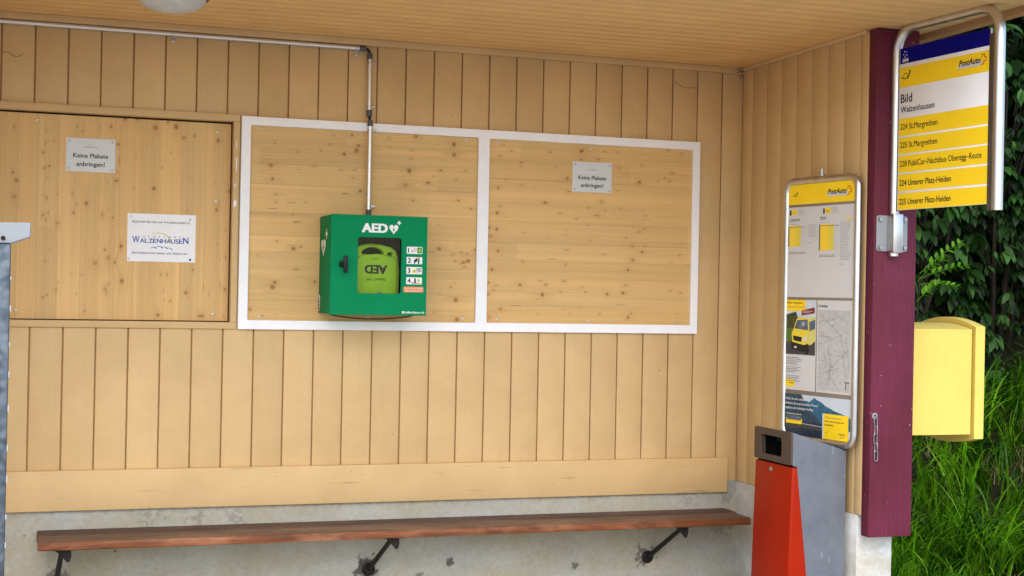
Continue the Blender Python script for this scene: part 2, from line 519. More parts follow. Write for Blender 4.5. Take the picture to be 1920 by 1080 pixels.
def solid_from_curve(cu):
    ob = bpy.data.objects.new('scratch', cu)
    COL.objects.link(ob)
    dg = bpy.context.evaluated_depsgraph_get()
    dg.update()
    me = bpy.data.meshes.new_from_object(ob.evaluated_get(dg))
    bpy.data.objects.remove(ob)
    bpy.data.curves.remove(cu)
    return me
def curve_mesh(outlines, depth, bev):
    cu = bpy.data.curves.new('scratch', 'CURVE')
    cu.dimensions = '2D'; cu.fill_mode = 'BOTH'
    cu.extrude = max(depth / 2 - bev, 0.0)
    cu.bevel_depth = bev; cu.bevel_resolution = 1; cu.offset = -bev
    for pts in outlines:
        sp = cu.splines.new('POLY'); sp.points.add(len(pts) - 1); sp.use_cyclic_u = True
        for p, q in zip(sp.points, pts):
            p.co = (q[0], q[1], 0, 1)
    return solid_from_curve(cu)
TEXTS = {}
def text_mesh(s, bold=0.0, shear=0.0, spacing=1.0):
    key = (s, bold, shear, spacing)
    if key not in TEXTS:
        cu = bpy.data.curves.new('scratch', 'FONT')
        cu.body = s; cu.offset = bold; cu.shear = shear; cu.space_character = spacing
        cu.resolution_u = 3
        TEXTS[key] = solid_from_curve(cu)
    return TEXTS[key]
_h = text_mesh('H')
CAP = max(v.co.y for v in _h.vertices)

def rrect(x0, z0, x1, z1, r, seg=5):
    pts = []
    for cx, cz, a0 in ((x1 - r, z1 - r, 0), (x0 + r, z1 - r, 90), (x0 + r, z0 + r, 180), (x1 - r, z0 + r, 270)):
        for k in range(seg + 1):
            a = rad(a0 + 90 * k / seg)
            pts.append((cx + r * math.cos(a), cz + r * math.sin(a)))
    return pts
def ellipse(cx, cz, rx, rz, n=24):
    return [(cx + rx * math.cos(2 * math.pi * k / n), cz + rz * math.sin(2 * math.pi * k / n)) for k in range(n)]
def heart(cx, cz, w, h, n=36):
    pts = []
    for k in range(n):
        t = 2 * math.pi * k / n
        pts.append((cx + w / 2 * math.sin(t) ** 3, cz + h / 2 * (13 * math.cos(t) - 5 * math.cos(2 * t) - 2 * math.cos(3 * t) - math.cos(4 * t) + 2.6) / 14.6))
    return pts
def cross(cx, cz, s, t):
    a, b = s / 2, t / 2
    return [(cx + x, cz + z) for x, z in ((-b, -a), (b, -a), (b, -b), (a, -b), (a, b), (b, b), (b, a), (-b, a), (-b, b), (-a, b), (-a, -b), (-b, -b))]
def arc_band(cx, cz, rx, rz, a0, a1, t0, t1, n=16):
    """crescent stroke: thickness t0 at the start to t1 at the end"""
    out, inn = [], []
    for k in range(n + 1):
        u = k / n; a = rad(a0 + (a1 - a0) * u); t = t0 + (t1 - t0) * u
        out.append((cx + (rx + t / 2) * math.cos(a), cz + (rz + t / 2) * math.sin(a)))
        inn.append((cx + (rx - t / 2) * math.cos(a), cz + (rz - t / 2) * math.sin(a)))
    return out + inn[::-1]

def bolt_head(mb, o, n, r, h, mat, seg=10, tf=None):
    mb.lathe([(r, 0), (r, h * 0.7), (r * 0.8, h), (r * 0.25, h), (r * 0.2, h * 0.7)], o, n, mat, seg, tf)

KNOTS_LEFT=[(-3.498,2.184,4.2,0),(-3.364,2.173,2.6,0),(-3.236,2.198,2.6,0),(-3.215,2.179,2.6,0),(-3.142,2.201,2.6,0),(-3.093,2.206,6,0),(-3.033,2.243,9,0),(-2.98,2.248,9,0),(-2.902,2.212,12.5,0),(-2.848,2.239,6,0),(-2.813,2.222,12.5,0),(-2.777,2.174,6,2),(-2.73,2.184,6,0),(-2.625,2.17,9,0),(-3.061,2.129,6,2),(-3.332,2.131,2.6,0),(-3.357,2.127,2.6,0),(-3.375,2.078,6,0),(-2.984,2.076,2.6,0),(-2.832,2.105,2.6,0),(-3.35,2.019,6,0),(-3.37,2.01,6,0),(-3.499,1.985,6,0),(-3.484,1.951,9,0),(-3.36,1.972,2.6,0),(-3.105,1.961,2.6,0),(-3.066,1.968,6,2),(-2.904,1.94,9,0),(-2.638,1.981,2.6,0),(-2.989,1.937,2.6,0),(-2.571,1.942,9,0),(-3.492,1.881,12.5,1),(-3.314,1.897,2.6,0),(-3.358,1.88,4.2,0),(-3.37,1.89,2.6,0),(-3.251,1.904,4.2,0),(-3.233,1.856,4.2,0),(-3.191,1.862,9,0),(-3.245,1.82,6,0),(-3.373,1.804,6,0),(-3.351,1.813,4.2,0),(-3.36,1.785,4.2,0),(-3.313,1.771,9,1),(-3.123,1.815,6,0),(-3.078,1.803,6,0),(-3.096,1.842,2.6,0),(-2.626,1.855,9,0),(-2.755,1.846,4.2,0),(-3.041,1.678,9,0),(-3.109,1.66,6,0),(-3.358,1.603,4.2,0),(-3.341,1.654,2.6,0),(-3.066,1.606,6,0),(-3.093,1.625,12.5,1),(-3.149,1.6,12.5,1),(-3.034,1.524,12.5,0),(-3.106,1.487,9,1),(-3.063,1.535,2.6,0),(-3.091,1.507,4.2,0),(-3.249,1.547,2.6,0),(-3.205,1.548,2.6,0),(-2.866,1.556,4.2,0),(-2.839,1.556,4.2,0),(-2.726,1.581,4.2,0),(-2.581,1.639,4.2,0),(-2.585,1.764,2.6,0),(-2.62,1.697,2.6,0),(-2.582,1.495,9,0),(-3.366,1.445,4.2,0),(-3.349,1.457,4.2,0),(-3.311,1.478,6,0),(-3.225,1.463,2.6,0),(-3.096,1.41,2.6,0),(-3.19,1.389,4.2,0),(-2.854,1.484,2.6,0),(-2.85,1.44,2.6,0),(-2.822,1.439,4.2,0),(-2.755,1.477,9,0),(-2.875,1.375,9,0),(-2.686,1.373,9,2),(-2.585,1.372,2.6,0)]
KNOTS_MIDDLE=[(-2.104,2.217,4.2,0),(-2.376,2.167,4.2,0),(-2.123,2.174,4.2,0),(-2.164,2.143,4.2,0),(-2.272,2.13,4.2,0),(-2.392,2.065,12.5,0),(-2.192,2.07,4.2,0),(-2.262,2.05,2.6,0),(-2.383,2.004,9,0),(-2.067,2.059,4.2,0),(-2.019,2.224,9,0),(-1.714,2.231,9,0),(-1.842,2.216,4.2,0),(-1.988,2.175,9,0),(-1.996,2.151,12.5,0),(-2.054,2.132,9,0),(-1.733,2.167,4.2,0),(-1.833,2.177,2.6,0),(-1.626,2.177,2.6,0),(-1.527,2.205,12.5,0),(-1.525,2.155,12.5,0),(-1.733,2.125,4.2,0),(-1.743,2.069,12.5,0),(-1.589,2.079,6,0),(-1.469,2.081,4.2,0),(-1.626,2.049,4.2,0),(-1.65,2.017,9,0),(-1.514,2.039,4.2,0),(-2.012,2.023,4.2,0),(-1.759,2.001,12.5,1),(-1.917,2.058,2.6,0),(-1.975,1.964,9,0),(-1.721,1.931,6,0),(-1.5,1.939,6,0),(-1.436,1.902,6,0),(-1.59,1.707,12.5,0),(-1.445,1.653,12.5,0),(-1.469,1.645,9,0),(-1.523,1.683,4.2,0),(-1.481,1.695,4.2,0),(-1.452,1.689,4.2,0),(-1.509,1.65,4.2,0),(-1.464,1.625,4.2,0),(-1.486,1.638,2.6,0),(-1.413,1.707,6,0),(-1.509,1.548,2.6,0),(-1.53,1.527,4.2,0),(-1.503,1.465,12.5,0),(-1.496,1.373,12.5,0),(-1.582,1.496,2.6,0),(-1.609,1.406,2.6,0),(-2.365,1.897,4.2,0),(-2.367,1.932,4.2,0),(-2.23,1.901,2.6,0),(-2.286,1.842,4.2,0),(-2.357,1.72,4.2,0),(-2.248,1.696,6,0),(-2.281,1.688,9,0),(-2.442,1.654,2.6,0),(-2.267,1.592,6,2),(-2.363,1.53,9,0),(-2.373,1.51,12.5,0),(-2.179,1.538,6,0),(-2.473,1.407,9,0),(-2.358,1.387,2.6,0)]
KNOTS_RIGHT=[(-1.239,2.188,4.2,0),(-1.294,2.162,4.2,0),(-1.186,2.136,6,0),(-0.877,2.206,12.5,0),(-1.039,2.192,4.2,0),(-0.878,2.163,6,0),(-0.787,2.169,6,0),(-0.686,2.209,4.2,0),(-0.55,2.207,2.6,0),(-0.415,2.234,6,0),(-0.341,2.22,6,0),(-0.553,2.152,4.2,0),(-0.679,2.131,4.2,0),(-0.388,2.119,6,0),(-0.948,2.068,9,0),(-1.265,2.051,4.2,0),(-1.183,2.026,4.2,0),(-1.303,2.008,6,0),(-0.566,2.067,9,0),(-0.465,2.076,4.2,0),(-0.428,2.093,4.2,0),(-0.402,2.079,4.2,0),(-0.505,2.041,2.6,0),(-0.942,2.006,6,0),(-1.061,1.946,9,0),(-1.305,1.887,9,0),(-1.292,1.92,4.2,0),(-0.767,1.962,6,0),(-0.664,1.929,4.2,0),(-0.746,1.917,2.6,0),(-0.529,1.902,4.2,0),(-0.984,1.897,4.2,2),(-0.791,1.893,6,2),(-0.834,1.929,4.2,2),(-1.344,1.816,9,0),(-1.305,1.809,9,0),(-1.338,1.776,12.5,1),(-1.297,1.705,9,0),(-1.326,1.614,9,0),(-1.349,1.658,6,0),(-0.948,1.818,2.6,0),(-0.952,1.794,2.6,0),(-1.042,1.774,2.6,0),(-0.824,1.77,4.2,0),(-0.761,1.813,2.6,0),(-1.163,1.796,2.6,0),(-0.632,1.789,4.2,0),(-0.598,1.748,9,1),(-0.544,1.721,9,0),(-0.594,1.679,9,0),(-0.619,1.629,9,0),(-0.561,1.82,6,0),(-0.534,1.834,4.2,0),(-0.944,1.718,4.2,0),(-0.752,1.702,4.2,0),(-1.169,1.658,4.2,0),(-0.949,1.648,4.2,0),(-0.338,1.709,4.2,0),(-0.381,1.67,2.6,0),(-1.182,1.545,9,0),(-1.05,1.549,6,0),(-1.078,1.566,4.2,2),(-0.956,1.566,6,2),(-1.067,1.499,12.5,0),(-0.861,1.54,4.2,0),(-0.844,1.516,4.2,0),(-0.728,1.508,9,0),(-0.643,1.515,9,0),(-0.63,1.552,6,0),(-0.75,1.532,2.6,0),(-1.279,1.427,9,0),(-1.333,1.386,12.5,1),(-1.342,1.496,6,0),(-1.34,1.552,6,0),(-1.307,1.54,4.2,2),(-1.315,1.518,4.2,2),(-0.974,1.516,4.2,0),(-0.765,1.409,4.2,0),(-0.924,1.41,2.6,0),(-0.614,1.395,9,0),(-0.598,1.413,6,0),(-0.958,1.43,2.6,0),(-1.084,1.406,2.6,0),(-0.386,1.532,4.2,0),(-0.332,1.521,4.2,0),(-0.349,1.416,2.6,0),(-0.533,1.414,2.6,0)]
# ------------------------------------------------------------------ ground
g = MB()
g.add([(-200, -200, -0.02), (200, -200, -0.02), (200, 200, -0.02), (-200, 200, -0.02)], [(0, 1, 2, 3)], 'asphalt')
tag(g.build('ground'), kind='structure')
fl = MB(); fl.box((-5.6, -2.3, -0.016), (0.0, 0.0, 0.0), 'floor', 0.004)
tag(fl.build('floor'), kind='structure')

def bank_height(x, y):
    t = np.clip((y + 0.12 * (x - 1.8) - 0.35) / 1.35, 0, 1)
    h = 0.95 * (t * t * (3 - 2 * t))
    t2 = np.clip((y + 0.12 * (x - 1.8) - 1.6) / 2.4, 0, 1)
    return h + 3.6 * t2 * t2 * (3 - 2 * t2) + 0.03 * np.sin(7 * x) * np.sin(5 * y + 1) * np.clip(h * 3, 0, 1) + 0.012
nx, ny = 60, 60
gx = np.linspace(0.2, 9.0, nx); gy = np.linspace(-1.1, 7.0, ny)
XX, YY = np.meshgrid(gx, gy)
ZZ = bank_height(XX, YY) - 0.01
bk = MB()
bk.add(np.stack([XX, YY, ZZ], -1).reshape(-1, 3).tolist(),
       [(j * nx + i, j * nx + i + 1, (j + 1) * nx + i + 1, (j + 1) * nx + i) for j in range(ny - 1) for i in range(nx - 1)], 'soil')
tag(bk.build('bank', smooth=180), kind='structure')

# ------------------------------------------------------------------ shelter
shelter = thing('bus_shelter', 'cream painted wooden bus shelter with plank walls, concrete plinth and purple corner post', 'shelter', (-2.7, 0, 0))
PITCH = 0.1375
GAP = 0.0064
def board_x(mb, x0, x1, z0, z1, y0=0.0):
    mb.box((x0, y0, z0), (x1, y0 + 0.016, z1), 'cream', 0.0025)
bw = MB()
x = -0.12
edges = []
while x > -5.6:
    edges.append(x); x -= PITCH
for xr in edges:
    xl = xr - PITCH + GAP
    jit = lambda: random.uniform(-0.0006, 0.0006)
    if xr < -2.56 + 0.02:
        board_x(bw, xl + jit(), xr, 0.574, 1.331, jit()); board_x(bw, xl + jit(), xr, 2.272, 2.672, jit())
    elif xl < -2.53:
        board_x(bw, xl, xr, 0.574, 1.331, jit()); board_x(bw, xl, xr, 2.272, 2.672, jit())
        board_x(bw, -2.548, xr, 1.331, 2.272, jit())
    else:
        board_x(bw, xl + jit(), xr, 0.574, 2.672, jit())
board_x(bw, -0.12 + GAP, -0.001, 0.574, 2.672)
bw.build('back_wall', shelter)
bb = MB()
for a, b, z0, z1 in ((-5.6, -2.55, 0.574, 1.33), (-5.6, -2.55, 2.273, 2.672), (-2.55, 0.1, 0.574, 2.672)):
    bb.box((a, 0.0125, z0), (b, 0.05, z1), 'groove')
bb.box((-5.6, 0.0515, 0.574), (0.1, 0.09, 2.672), 'cream_flat')
bb.build('wall_backing', shelter)

sw = MB()
ys = [0.0, -0.109, -0.2555, -0.40, -0.5435, -0.684, -0.8245, -0.962, -1.094, -1.152]
for k in range(len(ys) - 1):
    a, b = ys[k], ys[k + 1]
    sw.box((0.0 + random.uniform(-.0005, .0005), b + (0.003 if k < len(ys) - 2 else 0), 0.574), (0.016, a - 0.003 if k else -0.0005, 2.672), 'cream', 0.002)
sw.build('side_wall', shelter)
sb = MB()
sb.box((0.0125, -1.15, 0.574), (0.05, 0.0, 2.672), 'groove')
sb.box((0.0515, -1.15, 0.574), (0.10, 0.0, 2.672), 'cream_flat')
sb.build('wall_backing', shelter)

lw = MB()
for k in range(9):
    lw.box((-4.016, -1.152 + k * 0.128, 0.574), (-4.0, -1.152 + k * 0.128 + 0.122, 2.672), 'cream', 0.002)
lw.box((-4.10, -1.152, 0.0), (-4.0165, 0.0, 2.672), 'cream_flat')
lw.build('side_wall', shelter)
sk = MB(); sk.box((-5.6, -0.026, 0.519), (-0.06, -0.001, 0.694), 'cream_skirt', 0.003)
sk.build('skirting_board', shelter)
co = MB()
co.box((-5.6, -0.024, 2.640), (0.0, -0.0012, 2.6712), 'cream_flat', 0.003)
co.build('cornice', shelter)
co = MB()
co.box((-0.018, -1.152, 2.655), (-0.0012, -0.0245, 2.6712), 'cream_flat', 0.003)
co.build('cornice', shelter)

ce = MB()
y = 0.02
while y > -2.0:
    ce.box((-5.62, y - 0.0941, 2.6715), (0.262, y, 2.688), 'ceiling', 0.0003)
    y -= 0.0945
ce.build('ceiling', shelter)
ro = MB()
ro.box((-5.64, -2.06, 2.690), (0.261, 0.12, 2.80), 'verge')
ro.box((-5.64, -2.085, 2.65), (0.315, -2.061, 2.83), 'verge', 0.003)
ro.build('roof', shelter)
vb = MB(); vb.box((0.2635, -2.06, 2.645), (0.315, 0.35, 2.83), 'verge', 0.003)
vb.build('verge_board', shelter)

po = MB()
# post with slightly hand-worn edges
po.box((0.0, -1.215, 0.487), (0.213, -1.1535, 2.671), 'purple', 0.006)
po.build('post', shelter)

# plinth of the back wall with rust and moss stains and painted shade under the skirting, as a fine grid
def blotch(P, Q, cx, cz, r, rough, nz):
    d = np.hypot(P - cx, Q - cz) / r
    return np.clip((1.05 + rough * nz - d) * 4, 0, 1)
def lattice(nx, nz, fx, fz, r):
    g = r.random((int(fz) + 2, int(fx) + 2))
    u = np.linspace(0, fx, nx)[None, :].repeat(nz, 0); v = np.linspace(0, fz, nz)[:, None].repeat(nx, 1)
    i = u.astype(int); j = v.astype(int); a = u - i; b = v - j
    a = a * a * (3 - 2 * a); b = b * b * (3 - 2 * b)
    return (g[j, i] * (1 - a) + g[j, i + 1] * a) * (1 - b) + (g[j + 1, i] * (1 - a) + g[j + 1, i + 1] * a) * b
def add_grid(mb, P, Q, Y, mat):
    n2, n1 = P.shape
    vs = np.stack([P, Y, Q], -1).reshape(-1, 3).tolist()
    idx = np.arange(n1 * n2).reshape(n2, n1)
    fs = np.stack([idx[:-1, :-1], idx[:-1, 1:], idx[1:, 1:], idx[1:, :-1]], -1).reshape(-1, 4).tolist()
    mb.add(vs, fs, mat)
pn, qn = 760, 96
P, Q = np.meshgrid(np.linspace(-3.8, 0.0, pn), np.linspace(0.0, 0.573, qn))
nz = lattice(pn, qn, 190, 29, rng) * 0.6 + lattice(pn, qn, 400, 60, rng) * 0.5 - 0.55
st = np.zeros_like(P)
for cx, cz, r, k, a in ((-1.905, 0.222, 0.042, 2.0, 0.9), (-1.93, 0.20, 0.035, 2.4, 0.85), (-1.90, 0.155, 0.028, 1.5, 0.55), (-1.855, 0.15, 0.02, 1.2, 0.6),
                        (-1.51, 0.219, 0.020, 1.6, 0.8), (-1.66, 0.165, 0.018, 1.8, 0.6), (-0.872, 0.175, 0.016, 2.2, 0.7),
                        (-0.50, 0.225, 0.04, 2.6, 0.7), (-0.515, 0.20, 0.03, 2.6, 0.6), (-3.295, 0.215, 0.045, 2.0, 0.6),
                        (-2.90, 0.455, 0.035, 3.5, 0.3), (-2.70, 0.452, 0.03, 3.8, 0.28), (-2.52, 0.462, 0.03, 3.8, 0.28), (-1.58, 0.37, 0.02, 3.4, 0.6),
                        (-3.04, 0.335, 0.007, 1, 0.8), (-3.42, 0.415, 0.008, 1, 0.8), (-0.25, 0.47, 0.02, 4, 0.25), (-0.05, 0.5, 0.03, 3.5, 0.3), (-0.08, 0.35, 0.05, 3.5, 0.3)):
    st = np.maximum(st, a * blotch(P, Q, cx, cz, r, k, nz))
edge = np.clip((Q - 0.500 + 0.05 * nz) / 0.03, 0, 1) * 0.25  # dark band along the top paints the shade under the skirting board
st = np.maximum(st, edge)
pl = MB()
add_grid(pl, P, Q, -0.008 + 0.003 * (lattice(pn, qn, 60, 9, rng) - 0.5), 'concrete')
back_plinth = pl.build('plinth', shelter, 180)
at = back_plinth.data.attributes.new('stain_shade', 'FLOAT', 'POINT')
at.data.foreach_set('value', st.reshape(-1).astype(np.float32))
pb = MB()
pb.box((-5.6, -0.003, 0.0), (0.0, 0.16, 0.573), 'concrete_plain')
pb.box((0.0005, -1.122, 0.0), (0.18, 0.16, 0.5732), 'concrete_plain', 0.006)
pb.build('plinth', shelter)

# ------------------------------------------------------------------ knotty pine panels
def pine_panel(name, parent, x0, x1, z0, z1, yp, knots, vertical, seed, lam):
    r = np.random.default_rng(seed)
    step = 0.003
    n1 = int((x1 - x0) / step) + 1; n2 = int((z1 - z0) / step) + 1
    P, Q = np.meshgrid(np.linspace(x0, x1, n1), np.linspace(z0, z1, n2))
    A, B = (P, Q) if vertical else (Q, P)          # A across the grain, B along it
    a0, a1 = A.min(), A.max()
    # glued strips
    cuts = [a0]
    while cuts[-1] < a1:
        cuts.append(cuts[-1] + lam * r.uniform(0.7, 1.35))
    strip = np.clip(np.searchsorted(np.array(cuts), A) - 1, 0, len(cuts) - 1)
    tone = r.uniform(-1, 1, len(cuts))[strip]
    hue = r.uniform(-1, 1, len(cuts))[strip]
    shift = r.uniform(0, 50, len(cuts))[strip]
    # strips are butt jointed from shorter lengths of slightly different tone
    joint = r.uniform(0.35, 0.8, len(cuts))[strip]; off0 = r.uniform(0, 1, len(cuts))[strip]
    piece = np.floor((B - B.min()) / joint + off0).astype(int)
    tone = tone * 0.5 + (r.random((len(cuts), 12))[strip, np.clip(piece, 0, 11)] - .5) * 1.3
    warp = np.zeros_like(A); dark = np.zeros_like(A); halo = np.zeros_like(A); core = np.zeros_like(A)
    for (kx, kz, kr, kind) in knots:
        ka, kb = (kx, kz) if vertical else (kz, kx)
        R = kr * 0.00094
        da, db = A - ka, B - kb
        ra, rb = R * r.uniform(0.8, 1.1), R * r.uniform(0.8, 1.25)
        if kind == 2:                                 # streaky knot cut along its length
            if vertical: ra, rb = R * 2.0, R * 0.8
            else: ra, rb = R * 0.45, R * 2.3
        ang = r.uniform(-0.35, 0.35)
        u = (da * math.cos(ang) + db * math.sin(ang)) / ra; w = (-da * math.sin(ang) + db * math.cos(ang)) / rb
        d = np.sqrt(u * u + w * w)
        s = 0.45 if kind == 1 else 0.95
        k = np.clip((1.15 - d) * 2.4, 0, 1)
        dark = np.maximum(dark, k * s * r.uniform(0.7, 1.0))
        core = np.maximum(core, np.clip((0.55 - d) * 3, 0, 1) * (0.25 if kind == 1 else r.uniform(0.2, 0.9)))
        halo = np.maximum(halo, np.exp(-((da / (R * 2.2)) ** 2 + (db / (R * 4.0)) ** 2)) * 0.5)
        warp += R * 1.5 * np.sign(da) * np.exp(-np.abs(da) / (R * 2.5)) * np.exp(-(db / (R * 5)) ** 2)
    nA = lambda fa, fb: lattice2(A + warp + shift, B, fa, fb, r)
    grain = nA(90, 1.2) * 0.5 + nA(210, 2.5) * 0.5
    wide = nA(22, 0.8)
    lat = np.clip((grain - 0.48) * 2.2, -1, 1)
    rings = 0.5 + 0.5 * np.sin((A + warp) * 520 + wide * 14 + shift)
    v = 1.0 + 0.075 * tone - 0.085 * lat - 0.07 * rings * np.clip((wide - 0.3) * 4, 0, 1) - 0.10 * (wide - 0.5)
    base = np.array([0.70, 0.445, 0.175]); red = np.array([0.50, 0.26, 0.08]); brown = np.array([0.27, 0.105, 0.022]); deep = np.array([0.055, 0.020, 0.006])
    col = base[None, None, :] * v[..., None]
    col = col * (1 + 0.03 * hue[..., None] * np.array([0, 0.5, 1.5]))
    col = col + (red - col) * (halo * 0.7)[..., None]
    col = col + (brown - col) * (dark * (0.78 - 0.1 * core))[..., None]
    col = col + (deep - col) * (core * 0.55)[..., None]
    # short dark pitch streaks along the grain
    for q in range(26):
        ka, kb = r.uniform(a0, a1), r.uniform(B.min(), B.max())
        L_, w_ = r.uniform(0.006, 0.03), r.uniform(0.0012, 0.0024)
        k = np.clip(1.4 - ((A - ka) / w_) ** 2 - ((B - kb) / L_) ** 2, 0, 1) * r.uniform(.2, .7)
        col = col + (deep * 2 - col) * k[..., None]
    seam = np.abs(A - np.array(cuts)[strip]) < 0.0022
    col = col * (1 - (0.10 + 0.12 * r.random(len(cuts))[strip])[..., None] * seam[..., None])
    mb = MB()
    add_grid(mb, P, Q, np.full_like(P, yp), 'pine')
    ob = mb.build(name, parent, 180)
    at = ob.data.attributes.new('wood', 'FLOAT_COLOR', 'POINT')
    rgba = np.concatenate([col, np.ones(col.shape[:2] + (1,))], -1).astype(np.float32)
    at.data.foreach_set('color', rgba.reshape(-1))
    return ob
def lattice2(U, V, fu, fv, r):
    g = r.random((256, 256))
    u = U * fu; v = V * fv
    i = np.floor(u).astype(int); j = np.floor(v).astype(int); a = u - i; b = v - j
    a = a * a * (3 - 2 * a); b = b * b * (3 - 2 * b)
    G = lambda jj, ii: g[jj % 256, ii % 256]
    return (G(j, i) * (1 - a) + G(j, i + 1) * a) * (1 - b) + (G(j + 1, i) * (1 - a) + G(j + 1, i + 1) * a) * b

def screws(parent, pts, y, mat='zinc'):
    for px, pz in pts:
        s = MB(); s.lathe([(0.0062, 0), (0.0062, 0.001), (0.0045, 0.002), (0.002, 0.0022), (0.0015, 0.001)], (px, y, pz), (0, -1, 0), mat, 10)
        s.build('screw', parent)

# notice board recessed in its painted frame, far left
nb = thing('notice_board', 'recessed notice board of vertical knotty pine in a cream painted frame', 'notice board', (-3.4, 0.04, 1.318))
b_ = MB(); b_.box((-4.3, 0.047, 1.335), (-2.548, 0.06, 2.27), 'bark'); b_.build('backing', nb)  # near-black sheet in the panel gap, its colour stands in for contact shadow
pine_panel('panel', nb, -4.3, -2.5675, 1.352, 2.2465, 0.040, KNOTS_LEFT, True, 11, 0.085)
fr = MB()
fr.box((-4.3, -0.012, 2.2545), (-2.5345, 0.046, 2.287), 'cream_flat', 0.003)
fr.box((-4.3, -0.012, 1.317), (-2.5345, 0.046, 1.3475), 'cream_flat', 0.003)
fr.box((-2.562, -0.0125, 1.3475), (-2.534, 0.046, 2.2545), 'cream', 0.003)
fr.build('frame', nb)
screws(nb, [(-3.405, 2.219), (-2.629, 2.209), (-2.629, 1.895), (-3.476, 1.387), (-2.632, 1.382)], 0.0398)
for zz, h, w, dx in ((2.06, 0.10, 0.0028, 0.015), (2.15, 0.045, 0.002, 0.013), (1.885, 0.05, 0.007, 0.012), (1.965, 0.02, 0.003, 0.010)):
    pts = []
    for k in range(10):
        a = 2 * math.pi * k / 10
        pts.append((-2.562 + dx + w * math.cos(a) * random.uniform(.6, 1.1), zz + h / 2 * math.sin(a) * random.uniform(.6, 1.1)))
    pt = MB(); pt.poly(pts, 'sign_white', 0.0131); pt.build('chipped_paint', nb)

# double notice board in the silver frame
db = thing('notice_board', 'wide double notice board of horizontal knotty pine in a silver frame', 'notice board', (-1.385, -0.004, 1.317))
pine_panel('panel', db, -2.5, -1.395, 1.345, 2.255, -0.0045, KNOTS_MIDDLE, False, 21, 0.095)
pine_panel('panel', db, -1.366, -0.268, 1.345, 2.255, -0.0045, KNOTS_RIGHT, False, 33, 0.095)
fr = MB()
fr.slab([[(-2.5285, 1.317), (-0.243, 1.317), (-0.243, 2.281), (-2.5285, 2.281)], rrect(-2.486, 1.359, -1.4085, 2.242, 0.006, 3), rrect(-1.353, 1.3605, -0.2815, 2.240, 0.006, 3)],
        0.016, 'silver', 0.002, plane_tf((0, -0.0135, 0)))
fr.build('frame', db)
screws(db, [(-2.441, 2.231), (-1.975, 2.228), (-1.466, 2.226), (-1.306, 2.227), (-0.827, 2.224), (-0.332, 2.232), (-2.431, 1.374), (-1.927, 1.378), (-1.464, 1.377), (-1.296, 1.376), (-0.822, 1.376), (-0.353, 1.372)], -0.0047)

# ------------------------------------------------------------------ signs on the boards
def keine(label, x0, z0, x1, z1, y):
    t = thing('notice_sign', label, 'sign', ((x0 + x1) / 2, y, z0), 'metal plates forbidding posters')
    tf = plane_tf((0, y, 0))
    m = MB(); m.slab([rrect(x0, z0, x1, z1, 0.002, 2)], 0.002, 'plate', 0.0004, plane_tf((0, y - 0.001, 0)))
    m.build('plate', t)
    cx = (x0 + x1) / 2; h = z1 - z0; w = x1 - x0
    m = MB()
    m.text('Keine Plakate', cx - 0.353 * w, z0 + 0.415 * h, 0.0190, 'text', 0.706 * w, 0.0026, 0.016, tf=tf)
    m.text('anbringen!', cx - 0.285 * w, z0 + 0.165 * h, 0.0190, 'text', 0.57 * w, 0.0026, 0.016, tf=tf)
    m.build('lettering', t)
    m = MB()
    m.text('Walzenhausen', cx - 0.145 * w, z0 + 0.72 * h, 0.006, 'text_dim', 0.29 * w, 0.0026, 0.0, tf=tf)
    m.poly(arc_band(cx, z0 + 0.77 * h, 0.012, 0.006, 10, 170, 0.001, 0.001), 'text_dim', 0.0026, tf)
    m.build('crest_line', t)
    for sx, sz in ((x0 + .013, z0 + .014), (x1 - .013, z0 + .010), (x0 + .013, z1 - .014), (x1 - .013, z1 - .014)):
        s = MB(); s.lathe([(0.0052, 0), (0.0052, 0.0012), (0.003, 0.002)], (sx, y - 0.002, sz), (0, -1, 0), 'bolt', 10); s.build('screw', t)
keine('grey metal plate forbidding posters, fixed to the vertical pine board above the white village sign', -3.2815, 2.0015, -3.0725, 2.149, 0.0398)
keine('grey metal plate forbidding posters, fixed alone on the right half of the silver framed board', -0.923, 2.006, -0.7155, 2.154, -0.0047)

vs = thing('village_sign', 'white village sign with blue lettering, yellow arc and blue clouds on the vertical pine board', 'sign', (-2.867, 0.0398, 1.61))
sx0, sx1, sz0, sz1, sy = -3.015, -2.717, 1.613, 1.8265, 0.0398
tfv = plane_tf((0, sy, 0))
m = MB(); m.slab([rrect(sx0, sz0, sx1, sz1, 0.001, 2)], 0.003, 'sign_white', 0.0005, plane_tf((0, sy - 0.0015, 0))); m.build('plate', vs)
W_, H_ = sx1 - sx0, sz1 - sz0
def U(a): return sx0 + W_ * (a - 92) / 1258.0          # from the sign's own left edge
def V(b): return sz1 - H_ * b / 880.0
m = MB()
def caps(mb, words, x, z, cap, total, mat, bold=0.0):
    """small-capital setting: first letters taller"""
    lay = []; cur = 0.0
    for w_ in words:
        for i, ch in enumerate(w_):
            big = ch.isupper()
            ch = ch.upper()
            me = text_mesh(ch, bold)
            xs = [v.co.x for v in me.vertices]
            k = cap * (1.0 if big else 0.78) / CAP
            lay.append((ch, cur, k, (max(xs) - min(xs)) * k)); cur += (max(xs) - min(xs)) * k + cap * 0.16
        cur += cap * 0.42
    sc = total / cur
    for ch, c0, k, wd in lay:
        mb.text(ch, x + c0 * sc, z, k * CAP, mat, wd * sc, 0.0036, bold, tf=tfv)
caps(m, ['Besuchen', 'Sie', 'uns', 'auf', 'walzenhausen.ch'], U(185), V(168), 0.0098, W_ * 0.85, 'text', 0.012)
m.build('lettering', vs); m = MB()
caps(m, ['Ein', 'einzigartiger', 'Lebens-', 'und', 'Arbeitsort'], U(185), V(740), 0.0092, W_ * 0.83, 'text', 0.010)
m.build('lettering', vs); m = MB()
